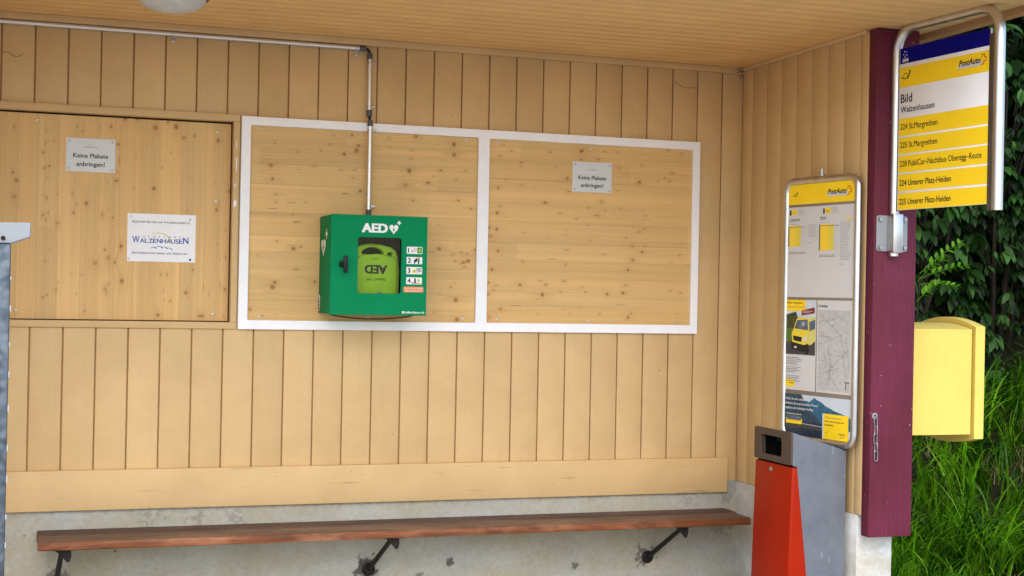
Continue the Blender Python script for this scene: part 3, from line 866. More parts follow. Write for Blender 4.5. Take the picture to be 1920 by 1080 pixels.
for k, ch in enumerate('GEMEINDE'):
    m.text(ch, U(385 + k * 95), V(432), 0.0062, 'text', None, 0.0042, 0.02, tf=tfv)
# serif name: condensed light capitals with slab serifs
word = 'WALZENHAUSEN'
tall = {0, 11}
widths = [1.45, 0.85, 0.72, 0.78, 0.72, 0.85, 0.9, 0.85, 0.8, 0.68, 0.72, 1.1]
tot = sum(widths); cur = 0
xx0, xx1 = U(178), U(1222)
for k, ch in enumerate(word):
    w_ = (xx1 - xx0) * widths[k] / tot
    cap = 0.0275 if k in tall else 0.0185
    base = V(535)
    mt = 'navy'
    m.text(ch, xx0 + cur + w_ * 0.07, base, cap, mt, w_ * 0.86, 0.0036, 0.014, tf=tfv)
    s = 0.0011
    for ex in ({'W': (0.05, 0.5, 0.93), 'A': (), 'L': (0.12,), 'Z': (), 'E': (0.12,), 'N': (0.1, 0.88), 'H': (0.1, 0.88), 'U': (0.1, 0.88), 'S': ()}[ch]):
        hw = w_ * 0.10
        cx = xx0 + cur + w_ * ex
        if ch != 'U' and ch != 'W':
            m.rect(cx - hw, base - s * 0.2, cx + hw, base + s, mt, 0.0039, tfv)
        m.rect(cx - hw, base + cap - s, cx + hw, base + cap + s * 0.2, mt, 0.0039, tfv)
    if ch == 'A':
        for ex in (0.1, 0.9):
            m.rect(xx0 + cur + w_ * (ex - 0.1), base - s * 0.2, xx0 + cur + w_ * (ex + 0.1), base + s, mt, 0.0039, tfv)
    cur += w_
m.build('name_lettering', vs)
m = MB()
m.poly(arc_band(U(660), V(560), W_ * 0.19, W_ * 0.172, 118, 8, 0.002, 0.0062, 20), 'sun_print', 0.0033, tfv)
m.build('yellow_arc', vs)
m = MB()
for cx, cz, rx, a0, a1 in ((570, 660, 60, 165, 25), (672, 650, 72, 160, 20), (765, 660, 72, 130, 25), (850, 672, 66, 135, 10)):
    q = W_ / 1258.0
    m.poly(arc_band(U(cx), V(cz), rx * q, rx * 0.8 * q, a0, a1, 0.0015, 0.0042, 12), 'sky_print', 0.0034 + 0.0001 * (cx % 7), tfv)
m.build('cloud_emblem', vs)
for (a, b, mt) in ((160, 60, 'zinc'), (1240, 85, 'zinc'), (125, 830, 'zinc'), (1255, 830, 'navy')):
    s = MB(); s.lathe([(0.0055, 0), (0.005, 0.002), (0.003, 0.003)], (U(a), sy - 0.003, V(b)), (0, -1, 0), mt, 12)
    s.build('blue_screw_cap' if mt == 'navy' else 'screw', vs)

# ------------------------------------------------------------------ conduit
cd = thing('cable_conduit', 'thin grey metal cable conduit running under the ceiling and down to the green cabinet', 'conduit', (-1.94, 0, 1.86))
PR, PY = 0.0105, -0.016
m = MB(); m.tube([(-5.5, PY, 2.6285), (-3.4, PY, 2.6275), (-1.985, PY, 2.6255)], PR, 'pipe', 14); m.build('horizontal_pipe', cd)
m = MB(); m.tube([(-1.9445, PY, 2.585), (-1.943, PY, 2.34)], PR, 'pipe', 14); m.build('upper_pipe', cd)
PY2 = -0.034
m = MB(); m.tube([(-1.941, PY2, 2.27), (-1.941, PY2, 1.86)], PR, 'pipe', 14); m.build('lower_pipe', cd)
for a, b in (((-1.995, PY, 2.6255), (-1.965, PY, 2.6255)), ((-1.9447, PY, 2.607), (-1.9445, PY, 2.578)), ((-1.943, PY, 2.342), (-1.943, PY, 2.312)),
             ((-1.941, PY2, 2.293), (-1.941, PY2, 2.265)), ((-1.941, PY2, 1.878), (-1.941, PY2, 1.842))):
    m = MB(); m.tube([a, b], 0.0130, 'sleeve', 14); m.build('sleeve', cd)
m = MB(); m.tube([(-1.966, PY, 2.6255), (-1.957, PY, 2.6235), (-1.949, PY, 2.616), (-1.9447, PY, 2.605)], 0.0062, 'black', 10)
m.build('cable', cd); m = MB()
m.tube([(-1.943, PY, 2.315), (-1.942, PY - 0.01, 2.302), (-1.941, PY2, 2.29)], 0.0062, 'black', 10); m.build('cable', cd)
def clamp(x, z, py, vertical):
    m = MB()
    if vertical:
        m.lathe([(0.0128, -0.006), (0.0128, 0.006)], (x, py, z), (0, 0, 1), 'zinc', 14)
        m.box((x + 0.008, py + 0.003, z - 0.006), (x + 0.03, py + 0.006, z + 0.006), 'zinc', 0.0008)
        pos = (x + 0.024, py + 0.003, z)
    else:
        m.lathe([(0.0128, -0.006), (0.0128, 0.006)], (x, py, z), (1, 0, 0), 'zinc', 14)
        m.box((x - 0.007, py + 0.003, z - 0.036), (x + 0.007, py + 0.006, z - 0.008), 'zinc', 0.0008)
        pos = (x, py + 0.003, z - 0.027)
    c = m.build('clamp', cd)
    s = MB(); bolt_head(s, pos, (0, -1, 0), 0.0058, 0.005, 'bolt'); s.build('screw', c)
for z, py in ((2.562, PY), (2.358, PY), (2.245, PY2), (1.893, PY2)):
    clamp(-1.943 if z > 2.3 else -1.941, z, py, True)
clamp(-2.838, 2.627, PY, False); clamp(-2.008, 2.6255, PY, False); clamp(-3.72, 2.6278, PY, False)

# ------------------------------------------------------------------ ceiling lamp
lp = thing('ceiling_lamp', 'round cloudy glass ceiling lamp with a dark rim above the bench', 'ceiling lamp', (-2.915, -0.86, 2.6715))
m = MB(); m.lathe([(0.138, 0.0), (0.143, -0.01), (0.143, -0.050), (0.136, -0.058), (0.126, -0.056)], (-2.915, -0.86, 2.671), (0, 0, 1), 'lamp_rim', 40); m.build('rim', lp)
prof = [(0.132 * math.cos(a), -0.052 - 0.060 * math.sin(a)) for a in np.linspace(0, math.pi / 2, 12)]
m = MB(); m.lathe(prof, (-2.915, -0.86, 2.671), (0, 0, 1), 'lamp_glass', 40); m.build('glass_shade', lp, 60)

# ------------------------------------------------------------------ bench
bn = thing('wall_bench', 'long brown wooden plank bench on dark iron brackets against the plinth', 'bench', (-1.73, -0.18, 0.0))
m = MB()
m.box((-3.370, -0.150, 0.405), (-0.072, -0.016, 0.4375), 'bench_back', 0.004)
m.build('seat_plank', bn)
m = MB()
m.box((-3.366, -0.3215, 0.4052), (-0.088, -0.1590, 0.4372), 'bench_top', 0.0035)
fp = m.build('seat_plank', bn)
m = MB()
m.box((-3.365, -0.336, 0.4035), (-0.089, -0.3225, 0.4368), 'bench_edge', 0.004)
m.build('front_edge', fp)
for xw, dx in ((-1.902, 0.035), (-0.487, 0.045), (-3.287, 0.016)):
    m = MB()
    m.tube([(xw, -0.004, 0.20), (xw + dx, -0.285, 0.385)], [0.0125, 0.0105], 'iron', 10)
    tx = xw + dx
    m.box((tx - 0.035, -0.31, 0.398), (tx + 0.055, -0.06, 0.4045), 'iron', 0.001)
    br = m.build('bracket', bn)
    m = MB()
    m.slab([[(tx + 0.024, 0.345), (tx + 0.034, 0.350), (tx + 0.040, 0.372), (tx + 0.038, 0.399), (tx - 0.030, 0.399), (tx - 0.004, 0.378)]], 0.008, 'iron', 0.001, plane_tf((0, -0.292, 0)))
    m.build('gusset', br)
    m = MB(); m.lathe([(0.03, 0), (0.032, 0.004), (0.024, 0.008), (0.018, 0.014)], (xw, -0.007, 0.205), (0, -1, 0), 'iron', 14); m.build('wall_foot', br)
# ------------------------------------------------------------------ green cabinet with the defibrillator
ab = thing('defibrillator_cabinet', 'green wall cabinet lettered AED with a clear window and black turn handle', 'cabinet', (-1.94, 0, 1.394))
AX0, AX1, AZ0, AZ1, AF = -2.162, -1.7215, 1.3935, 1.8395, -0.281
m = MB()
t_ = 0.003; yb, yf = -0.006, -0.262
m.box((AX0 + .002, yb, AZ0 + .002), (AX1 - .002, yb - t_, AZ1 - .002), 'cabinet_in')
m.box((AX0 + .002, yb - t_, AZ0 + .002), (AX0 + .002 + t_, yf, AZ1 - .002), 'green', 0.0005)
m.box((AX1 - .002 - t_, yb - t_, AZ0 + .002), (AX1 - .002, yf, AZ1 - .002), 'green', 0.0005)
m.box((AX0 + .002 + t_, yb - t_, AZ1 - .002 - t_), (AX1 - .002 - t_, yf, AZ1 - .002), 'green', 0.0005)
m.box((AX0 + .002 + t_, yb - t_, AZ0 + .002), (AX1 - .002 - t_, yf, AZ0 + .002 + t_), 'green', 0.0005)
body = m.build('body', ab)
m = MB()
tfa = plane_tf((0, AF, 0))
m.slab([rrect(AX0, AZ0, AX1, AZ1, 0.004, 3), rrect(-2.0395, 1.4905, -1.8395, 1.7405, 0.014, 5)], 0.0175, 'green', 0.0025, plane_tf((0, AF + 0.00875, 0)))
door = m.build('door', ab)
m = MB(); m.box((-2.046, AF + 0.0180, 1.485), (-1.833, AF + 0.0200, 1.746), 'pane'); m.build('window_pane', door)
m = MB()
m.text('AED', -2.0215, 1.7635, 0.0375, 'white', 0.1125, 0.0006, 0.05, tf=tfa)
m.build('lettering', door)
m = MB()
m.slab([heart(-1.8785, 1.7775, 0.041, 0.044)], 0.0005, 'white', 0, plane_tf((0, AF - 0.0004, 0)))
m.poly(cross(-1.8545, 1.8085, 0.0175, 0.006), 'white', 0.0006, tfa)
m.poly([(-1.8765, 1.792), (-1.885, 1.775), (-1.879, 1.7755), (-1.882, 1.7635), (-1.8725, 1.780), (-1.8785, 1.7795)], 'green', 0.0012, tfa)
m.build('heart_emblem', door)
m = MB()
m.text('defibrillator.ch', -1.821, 1.4035, 0.0088, 'white', 0.090, 0.0006, 0.02, tf=tfa)
m.poly(rrect(-1.8335, 1.402, -1.824, 1.413, 0.002, 3), 'white', 0.0006, tfa)
m.rect(-1.8325, 1.407, -1.825, 1.4078, 'green', 0.0009, tfa); m.rect(-1.8291, 1.403, -1.8284, 1.412, 'green', 0.0009, tfa)
m.build('address_lettering', door)
def sticker(i, z1, z0, x0=-1.817, x1=-1.744):
    m = MB()
    m.poly(rrect(x0, z0, x1, z1, 0.003, 3), 'white', 0.0006, tfa)
    h = z1 - z0
    m.text(str(i), x0 + 0.0065, z0 + h * 0.2, h * 0.62, 'text', None, 0.0010, 0.03, tf=tfa)
    b = z0 + h * 0.14
    o = 0.0011
    if i == 1:
        m.poly(arc_band(x0 + 0.028, b + 0.014, 0.006, 0.009, 190, 290, 0.003, 0.003), 'text', o, tfa)
        m.poly(ellipse(x0 + 0.0385, z0 + h * 0.56, 0.008, 0.0085), 'red_print', o, tfa)
        m.poly(ellipse(x0 + 0.0385, z0 + h * 0.56, 0.0068, 0.0072), 'white', o + .0002, tfa)
        m.rect(x0 + 0.0335, z0 + h * .5, x0 + 0.0435, z0 + h * .6, 'text_dim', o + .0004, tfa)
        m.rect(x0 + 0.049, z0 + 0.003, x1 - 0.003, z1 - 0.003, 'green', o, tfa)
        m.rect(x0 + 0.054, z0 + 0.007, x1 - 0.0075, z1 - 0.008, 'lime', o + .0002, tfa)
    elif i == 2:
        m.poly([(x0 + .035, z0 + .002), (x0 + .034, z0 + .018), (x0 + .042, z1 - .008), (x0 + .05, z1 - .006), (x0 + .05, z0 + .012), (x0 + .04, z0 + .002)], 'text', o, tfa)
        m.poly([(x0 + .037, z0 + .003), (x0 + .047, z0 + .004), (x0 + .047, z0 + .014)], 'white', o + .0002, tfa)
        m.rect(x0 + .052, z0 + .002, x0 + .060, z1 - .002, 'green', o, tfa)
        m.poly([(x0 + .043, z1 - .002), (x0 + .059, z1 - .002), (x0 + .055, z1 - .010)], 'orange_print', o + .0002, tfa)
    elif i == 3:
        m.poly(ellipse(x0 + .035, z0 + h * .4, .009, .009), 'lemon', o, tfa)
        m.poly(ellipse(x0 + .037, z0 + h * .45, .005, .005), 'lime', o + .0002, tfa)
        m.rect(x0 + .046, z0 + .012, x1 - .014, z1 - .004, 'text_pale', o, tfa)
        m.poly(arc_band(x0 + .05, z0 + .012, .006, .006, 200, 350, .0015, .0015), 'red_print', o + .0002, tfa)
        m.rect(x1 - .0145, z0 + .010, x1 - .004, z1 - .004, 'text', o, tfa); m.rect(x1 - .0125, z0 + .012, x1 - .006, z1 - .006, 'sheet', o + .0002, tfa)
    else:
        m.rect(x0 + .030, z0 + .004, x0 + .066, z0 + .0065, 'text', o, tfa)
        m.poly(ellipse(x0 + .0285, z0 + .006, .0035, .0032), 'text', o, tfa)
        m.poly([(x0 + .036, z0 + .004), (x0 + .037, z0 + .018), (x0 + .035, z0 + .022), (x0 + .046, z0 + .022), (x0 + .044, z0 + .016), (x0 + .046, z0 + .004)], 'text', o + .0001, tfa)
        m.poly(ellipse(x0 + .0405, z0 + .025, .0032, .0034), 'text', o + .0001, tfa)
        m.rect(x0 + .051, z0 + .011, x0 + .062, z0 + .024, 'lemon', o, tfa); m.rect(x0 + .053, z0 + .014, x0 + .060, z0 + .021, 'lime', o + .0002, tfa)
    m.build('instruction_sticker', door)['label'] = 'white sticker numbered %d with small pictograms' % i
sticker(1, 1.7035, 1.6715); sticker(2, 1.6575, 1.6255); sticker(3, 1.6125, 1.5800); sticker(4, 1.5660, 1.5345)
m = MB()
m.poly(rrect(-1.8285, 1.4985, -1.7365, 1.5235, 0.003, 3), 'orange_print', 0.0006, tfa)
m.text('Nur im Notfall öffnen', -1.8245, 1.5135, 0.0062, 'white', 0.084, 0.0010, 0.01, tf=tfa)
m.text('TÜRE UNTER ALARM', -1.8225, 1.5020, 0.0058, 'white', 0.080, 0.0010, 0.01, tf=tfa)
m.build('warning_sticker', door)['label'] = 'orange warning sticker'
m = MB()
m.lathe([(0.014, 0), (0.014, 0.014), (0.010, 0.020), (0.009, 0.030)], (-2.111, AF, 1.6165), (0, -1, 0), 'black', 20)
m.box((-2.1125, AF - 0.046, 1.578), (-2.0925, AF - 0.030, 1.6555), 'black', 0.006)
m.build('handle', door)
# marks on the left side of the body
tfs = plane_tf((AX0 + .002, 0, 0), (0, -1, 0), (0, 0, 1), (-1, 0, 0))
m = MB()
m.slab([heart(0.098, 1.692, 0.105, 0.078)], 0.0005, 'white', 0, plane_tf((AX0 + .0016, 0, 0), (0, -1, 0), (0, 0, 1), (-1, 0, 0)))
m.poly(cross(0.168, 1.754, 0.045, 0.014), 'white', 0.0006, tfs)
m.poly([(0.105, 1.718), (0.078, 1.690), (0.095, 1.690), (0.086, 1.668), (0.118, 1.698), (0.100, 1.698)], 'green', 0.0012, tfs)
m.build('side_heart_emblem', body)
m = MB()
m.box((AX0 - 0.001, -0.012, 1.405), (AX0 + 0.0018, -0.040, 1.478), 'zinc', 0.0006)
for k in range(4):
    m.box((AX0 - 0.0016, -0.015, 1.412 + k * 0.016), (AX0 - 0.0008, -0.036, 1.420 + k * 0.016), 'black')
m.build('type_plate', body)
# alarm lead below
m = MB(); m.tube([(-2.118 + 0.415 * k / 14, -0.010, 1.392 - 0.024 * math.sin(math.pi * (k / 14)) ** 0.6 + 0.002) for k in range(15)], 0.0022, 'black', 8)
m.build('alarm_lead', ab)

SC = 6.24 / 6.159
def dx(x): return -3.37 + (x + 3.37) * SC
def dz(z): return 1.5 + (z - 1.5) * SC
df = thing('defibrillator', 'lime green defibrillator case hanging upside down behind the cabinet window', 'defibrillator', (dx(-1.95), -0.2, dz(1.44)))
out = [(-2.075, 1.44), (-2.068, 1.668), (-2.055, 1.692), (-2.03, 1.705), (-1.985, 1.7125), (-1.935, 1.709), (-1.89, 1.699), (-1.868, 1.684), (-1.857, 1.66), (-1.850, 1.60), (-1.851, 1.44)]
hole = ellipse(-1.9725, 1.681, 0.050, 0.0155, 20)
hole = [(a, b - 0.010 * ((a + 1.9725) / 0.05) ** 2) for a, b in hole]
sm = [(a, b) for a, b in ellipse(-1.892, 1.668, 0.012, 0.007, 14)]
m = MB()
m.slab([[(dx(a), dz(b)) for a, b in q] for q in (out, hole, sm)], 0.06, 'lime', 0.008, plane_tf((0, -0.17, 0)))
case = m.build('case', df)
m = MB()
m.slab([[(dx(a), dz(b)) for a, b in ((-2.06, 1.445), (-2.062, 1.64), (-2.02, 1.662), (-1.95, 1.668), (-1.88, 1.655), (-1.862, 1.63), (-1.862, 1.445))]], 0.012, 'lime', 0.005, plane_tf((0, -0.203, 0)))
shell = m.build('front_shell', df, 50)
tfd = plane_tf((0, -0.2092, 0))
m = MB()
m.text('AED', dx(-1.9105), dz(1.6155), 0.036, 'text', 0.099, 0.0008, 0.045, tf=tfd, rot=math.pi)
m.text('Notruf / 144', dx(-1.917), dz(1.5585), 0.0125, 'text', 0.084, 0.0008, 0.012, tf=tfd, rot=math.pi)
m.build('lettering', shell)
m = MB(); m.box((dx(-1.979), -0.2082, dz(1.643)), (dx(-1.948), -0.2105, dz(1.6455)), 'text'); m.build('slot', shell)
m = MB(); m.box((dx(-1.953), -0.2082, dz(1.4905)), (dx(-1.93), -0.2105, dz(1.4975)), 'text_dim'); m.build('maker_mark', shell)

# ------------------------------------------------------------------ bus stop flag sign on the post
ss = thing('bus_stop_sign', 'yellow and white bus stop flag sign in a bent steel tube on the purple post', 'bus stop sign', (0.0873, -1.245, 1.69), rotz=rad(5.2 - 90), frame=(0, 0, 1.69))
def bent(pts, r, n=8):
    """polyline with rounded corners"""
    out = [Vector(pts[0])]
    for i in range(1, len(pts) - 1):
        p, a, b = Vector(pts[i]), Vector(pts[i - 1]), Vector(pts[i + 1])
        d0 = (a - p).normalized(); d1 = (b - p).normalized()
        c = p + (d0 + d1) * r
        for k in range(n + 1):
            th = (math.pi / 2) * k / n
            out.append(c - d1 * r * math.cos(th) - d0 * r * math.sin(th))
    out.append(Vector(pts[-1]))
    return out
TR = 0.0212
m = MB()
m.tube(bent([(-0.012, 0, 1.693), (-0.012, 0, 2.665), (0.604, 0, 2.665), (0.604, 0, 1.862)], 0.110, 10), TR, 'aluminium', 20)
ft = m.build('frame_tube', ss)
m = MB()
m.box((0.556, -0.010, 1.866), (0.584, 0.010, 2.555), 'alu_dark', 0.002)
m.build('edge_channel', ft)
m = MB(); m.box((0.008, -0.006, 1.884), (0.024, 0.006, 2.575), 'alu_dark', 0.002); m.build('edge_channel', ft)
SP0, SP1 = 0.020, 0.560
m = MB(); m.box((SP0 - 0.004, -0.0075, 1.888), (SP1, 0.0035, 2.577), 'sign_white', 0.0008)
panel = m.build('sign_panel', ss)
tfp = plane_tf((0, -0.0076, 0))
m = MB(); m.rect(SP0, 2.5095, SP1, 2.5765, 'sign_blue', 0.0006, tfp); bp = m.build('blue_header', panel)
# small star emblem with a two line caption
m = MB()
for k in range(5):
    a = rad(90 + 72 * k)
    m.poly([(0.054 + 0.006 * math.cos(a), 2.550 + 0.006 * math.sin(a)), (0.054 + 0.015 * math.cos(a + 0.3), 2.550 + 0.015 * math.sin(a + 0.3)), (0.054 + 0.015 * math.cos(a + 0.62), 2.550 + 0.013 * math.sin(a + 0.62))], 'sign_white', 0.0010, tfp)
m.rect(0.036, 2.529, 0.074, 2.532, 'text_pale', 0.0010, tfp); m.rect(0.036, 2.520, 0.074, 2.526, 'sign_white', 0.0010, tfp); m.rect(0.036, 2.514, 0.074, 2.517, 'text_pale', 0.0010, tfp)
m.build('star_emblem', panel)
m = MB(); m.rect(SP0, 2.4085, SP1, 2.4925, 'post_yellow', 0.0006, tfp); m.build('yellow_header', panel)
def horn(mb, cx, cz, s, mat, tf, off):
    """post horn: coiled ring, bell and mouthpiece"""
    ring = [ellipse(cx - .05 * s, cz, .42 * s, .40 * s, 18), ellipse(cx - .05 * s, cz, .33 * s, .32 * s, 18)]
    me = curve_mesh(ring, 0.0, 0.0)
    mb.mesh(me, mat, tf @ Matrix.Translation((0, 0, off))); bpy.data.meshes.remove(me)
    mb.poly([(cx + .05 * s, cz - .42 * s), (cx + .45 * s, cz - .30 * s), (cx + .75 * s, cz + .15 * s), (cx + .92 * s, cz + .62 * s), (cx + 1.0 * s, cz + .70 * s), (cx + .55 * s, cz + .58 * s), (cx + .62 * s, cz + .45 * s), (cx + .45 * s, cz), (cx + .2 * s, cz - .32 * s)], mat, off + .0001, tf)
    mb.poly([(cx - .95 * s, cz - .02 * s), (cx - .55 * s, cz - .22 * s), (cx + .05 * s, cz - .33 * s), (cx + .05 * s, cz - .42 * s), (cx - .55 * s, cz - .32 * s), (cx - 1.0 * s, cz - .10 * s)], mat, off + .0001, tf)
def postauto(mb, x, z, cap, width, tf, off, box=True):
    s = cap
    if box:
        mb.poly([(x - .45 * s, z - .45 * s), (x + width + .1 * s, z - .45 * s), (x + width + .45 * s, z + .35 * s), (x - .05 * s, z + .35 * s)], 'sheet', off, tf)
    mb.text('PostAuto', x, z, cap, 'text', width, off + .0004, 0.022, 0.22, tf=tf)
    cx, cz, a, t = x + width + .55 * s, z + .45 * s, .85 * s, .16 * s
    L = cross(cx, cz, 2 * a, .75 * a)
    # outlined cross, open at the left
    for p, q in (((-.38, .95), (.38, .95)), ((.38, .95), (.38, .38)), ((.38, .38), (.9, .38)), ((.9, .38), (.9, -.38)), ((.9, -.38), (.38, -.38)), ((.38, -.38), (.38, -.95)), ((.38, -.95), (-.15, -.95)), ((-.38, .95), (-.38, .45))):
        x0, x1 = sorted((p[0], q[0])); z0, z1 = sorted((p[1], q[1]))
        mb.rect(cx + x0 * a - t / 2 + .1 * (z0 + z1) * a, cz + z0 * a - t / 2, cx + x1 * a + t / 2 + .1 * (z0 + z1) * a, cz + z1 * a + t / 2, 'red_print', off + .0004 + .00002 * (p[0] + 1) + .00001 * (p[1] + 2), tf)
m = MB(); horn(m, 0.060, 2.456, 0.034, 'text', tfp, 0.0010); m.build('horn_emblem', panel)
m = MB(); postauto(m, 0.386, 2.4490, 0.0235, 0.122, tfp, 0.0010); m.build('operator_logo', panel)
m = MB()
m.text('Bild', 0.030, 2.3435, 0.036, 'text', 0.071, 0.0008, 0.014, tf=tfp)
m.text('Walzenhausen', 0.030, 2.3020, 0.0255, 'text', 0.212, 0.0008, 0.010, tf=tfp)
m.build('stop_name_lettering', panel)
for z1, z0, txt, zt, w in ((2.2765, 2.203, '224 St.Margrethen', 2.2295, 0.231), (2.195, 2.126, '225 St.Margrethen', 2.1520, 0.231), (2.1185, 2.047, '228 PubliCar–Nachtbus Oberegg–Reute', 2.0725, 0.492),
                           (2.039, 1.968, '224 Unterer Platz-Heiden', 1.9910, 0.318), (1.9585, 1.889, '225 Unterer Platz-Heiden', 1.9115, 0.318)):
    m = MB(); m.rect(SP0, z0, SP1, z1, 'post_yellow', 0.0006, tfp); m.build('yellow_line_strip', panel)
    m = MB(); m.text(txt, 0.031, zt, 0.0240, 'text', w, 0.0010, 0.010 if zt > 2.05 else 0.018, tf=tfp); m.build('line_lettering', panel)
# wall bracket in the sign's frame: the post front stands square to the shelter
brm = Matrix.Rotation(-rad(5.2 - 90), 4, 'Z') @ Matrix.Translation((-0.0873, 1.245, 0))
def W2L(tf): return brm @ tf
m = MB()
m.slab([rrect(0.010, 1.714, 0.163, 1.867, 0.012, 4)], 0.005, 'cap_white', 0.0008, W2L(plane_tf((0, -1.2182, 0))))
bpl = m.build('bracket_plate', ss)
m = MB()
m.box((0.062, -1.2685, 1.706), (0.112, -1.2212, 1.874), 'aluminium', 0.006, brm)
m.build('tube_socket', bpl)
for bx, bz in ((0.025, 1.850), (0.147, 1.852), (0.026, 1.729), (0.148, 1.730)):
    m = MB(); bolt_head(m, (bx, -1.2208, bz), (0, -1, 0), 0.0105, 0.010, 'bolt', 6, brm); m.build('bolt', bpl)

# ------------------------------------------------------------------ framed timetable on the side wall
tb = thing('timetable_board', 'tall steel framed timetable and map board on the side wall behind the bin', 'timetable board', (-0.035, -1.148, 0.86), rotz=rad(10.1 - 90), frame=(0, 0, 0.86))
m = MB()
loop = bent([(-0.24, 0, 2.038), (-0.472, 0, 2.038), (-0.472, 0, 0.870), (-0.002, 0, 0.870), (-0.002, 0, 2.038), (-0.24, 0, 2.038)], 0.05, 8)
m.tube(loop[:-1], 0.0165, 'aluminium', 16, closed=True)
m.build('frame_tube', tb)
m = MB(); m.box((-0.462, -0.006, 0.880), (-0.012, 0.008, 2.028), 'taupe', 0.002); m.build('backing', tb)
m = MB(); m.tube([(-0.24, 0, 2.045), (-0.24, 0, 2.085)], 0.0075, 'bolt', 10); m.box((-0.25, 0.0, 2.052), (-0.23, 0.010, 2.062), 'bolt'); m.build('top_bolt', tb)
for zz in (1.85, 1.05):
    m = MB(); m.box((-0.26, 0.0085, zz), (-0.22, 0.050, zz + 0.03), 'bolt', 0.002); m.build('wall_fixing', tb)
L0, L1 = -0.458, -0.0185
tft = plane_tf((0, -0.0062, 0))
m = MB()
m.rect(L0, 1.932, L1, 2.022, 'post_yellow', 0.0006, tft)
horn(m, -0.409, 1.976, 0.020, 'text', tft, 0.0010)
postauto(m, -0.189, 1.969, 0.0225, 0.120, tft, 0.0010)
m.build('header', tb)
def micro(mb, x0, x1, z1, z0, n, mat='text_dim', tf=None, off=0.0012, ragged=0.35):
    """rows of print too small to read, as in the photograph"""
    st = (z1 - z0) / n
    for k in range(n):
        zz = z1 - (k + 0.75) * st
        xe = x1 - (x1 - x0) * random.uniform(0, ragged)
        xa = x0
        while xa < xe:
            w = random.uniform(0.004, 0.014)
            mb.rect(xa, zz, min(xa + w, xe), zz + st * 0.42, mat, off, tf)
            xa += w + 0.0022
m = MB()
m.rect(L0, 1.511, L1, 1.9195, 'sheet', 0.0006, tft)
for (x0, x1) in ((-0.441, -0.394), (-0.214, -0.168)):
    m.rect(x0 - 0.006, 1.884, x0 + 0.006, 1.907, 'text', 0.0009, tft); m.rect(x0 + 0.008, 1.885, x1, 1.908, 'post_yellow', 0.0010, tft)
    micro(m, x0 + 0.014, x1 - 0.004, 1.900, 1.890, 2, 'text_dim', tft)
    micro(m, x1 + 0.006, x1 + 0.060, 1.910, 1.884, 4, 'text_pale', tft)
micro(m, -0.445, -0.36, 1.868, 1.855, 2, 'text', tft); micro(m, -0.238, -0.18, 1.872, 1.856, 2, 'text', tft)
micro(m, -0.445, -0.38, 1.846, 1.841, 1, 'text_pale', tft); micro(m, -0.238, -0.17, 1.848, 1.843, 1, 'text_pale', tft)
for (x0, xm, x1, xw, z1, z0) in ((-0.447, -0.400, -0.368, -0.326, 1.836, 1.741), (-0.236, -0.180, -0.147, -0.113, 1.836, 1.720)):
    n = 13
    m.rect(x0, z0, xm, z1, 'post_yellow', 0.0009, tft); m.rect(xm, z0, x1, z1, 'lemon', 0.0009, tft)
    for k in range(n):
        zz = z0 + (z1 - z0) * k / n
        m.rect(x0 - 0.008, zz + 0.001, x0, zz + (z1 - z0) / n - 0.001, 'text', 0.0010, tft)
        m.rect(x0, zz, xw, zz + 0.0007, 'text_pale', 0.0012, tft)
    micro(m, x0 + 0.004, xw, z1 - 0.002, z1 - 0.010, 1, 'text_dim', tft, 0.0014)
micro(m, -0.316, -0.252, 1.842, 1.780, 10, 'text_pale', tft); micro(m, -0.105, -0.036, 1.846, 1.675, 26, 'text_pale', tft)
micro(m, -0.318, -0.29, 1.762, 1.752, 2, 'text_pale', tft); micro(m, -0.108, -0.075, 1.664, 1.655, 2, 'text_pale', tft)
micro(m, -0.447, -0.325, 1.718, 1.706, 2, 'text_dim', tft, ragged=.1); micro(m, -0.240, -0.125, 1.703, 1.690, 2, 'text_dim', tft, ragged=.1)
m.rect(-0.072, 1.850, -0.032, 1.857, 'post_yellow', 0.0012, tft)
m.build('timetable_sheet', tb)
# poster with the yellow van
m = MB()
m.rect(L0, 1.089, -0.2515, 1.4985, 'sheet', 0.0006, tft)
m.rect(L0, 1.250, -0.256, 1.4985, 'pic_sky', 0.0008, tft)
m.poly([(L0, 1.43), (-0.39, 1.445), (-0.37, 1.40), (-0.36, 1.36), (L0, 1.35)], 'pic_tree', 0.0010, tft)
m.poly([(L0, 1.37), (-0.36, 1.365), (-0.36, 1.32), (L0, 1.29)], 'pic_grass', 0.0012, tft)
m.poly([(L0, 1.305), (-0.40, 1.315), (-0.256, 1.325), (-0.256, 1.250), (L0, 1.250)], 'pic_road', 0.0013, tft)
# van: body, side, windscreen, grille, bumper, lights, wheels
m.poly([(-0.300, 1.415), (-0.256, 1.425), (-0.256, 1.315), (-0.288, 1.295), (-0.312, 1.30)], 'sun_print', 0.0016, tft)
m.poly([(-0.298, 1.400), (-0.257, 1.412), (-0.257, 1.370), (-0.296, 1.358)], 'pic_glass', 0.0018, tft)
m.poly([(-0.385, 1.410), (-0.365, 1.420), (-0.305, 1.418), (-0.297, 1.405), (-0.300, 1.345), (-0.310, 1.305), (-0.330, 1.290), (-0.410, 1.300), (-0.418, 1.345), (-0.405, 1.365)], 'lemon', 0.0020, tft)
m.poly([(-0.382, 1.406), (-0.308, 1.411), (-0.304, 1.362), (-0.398, 1.368)], 'pic_glass', 0.0022, tft)
m.poly([(-0.345, 1.400), (-0.328, 1.398), (-0.330, 1.380), (-0.345, 1.378)], 'text_pale', 0.0024, tft)
m.poly([(-0.408, 1.336), (-0.345, 1.330), (-0.350, 1.308), (-0.402, 1.314)], 'text', 0.0022, tft)
m.poly([(-0.335, 1.330), (-0.315, 1.342), (-0.312, 1.315), (-0.335, 1.308)], 'sheet', 0.0023, tft)
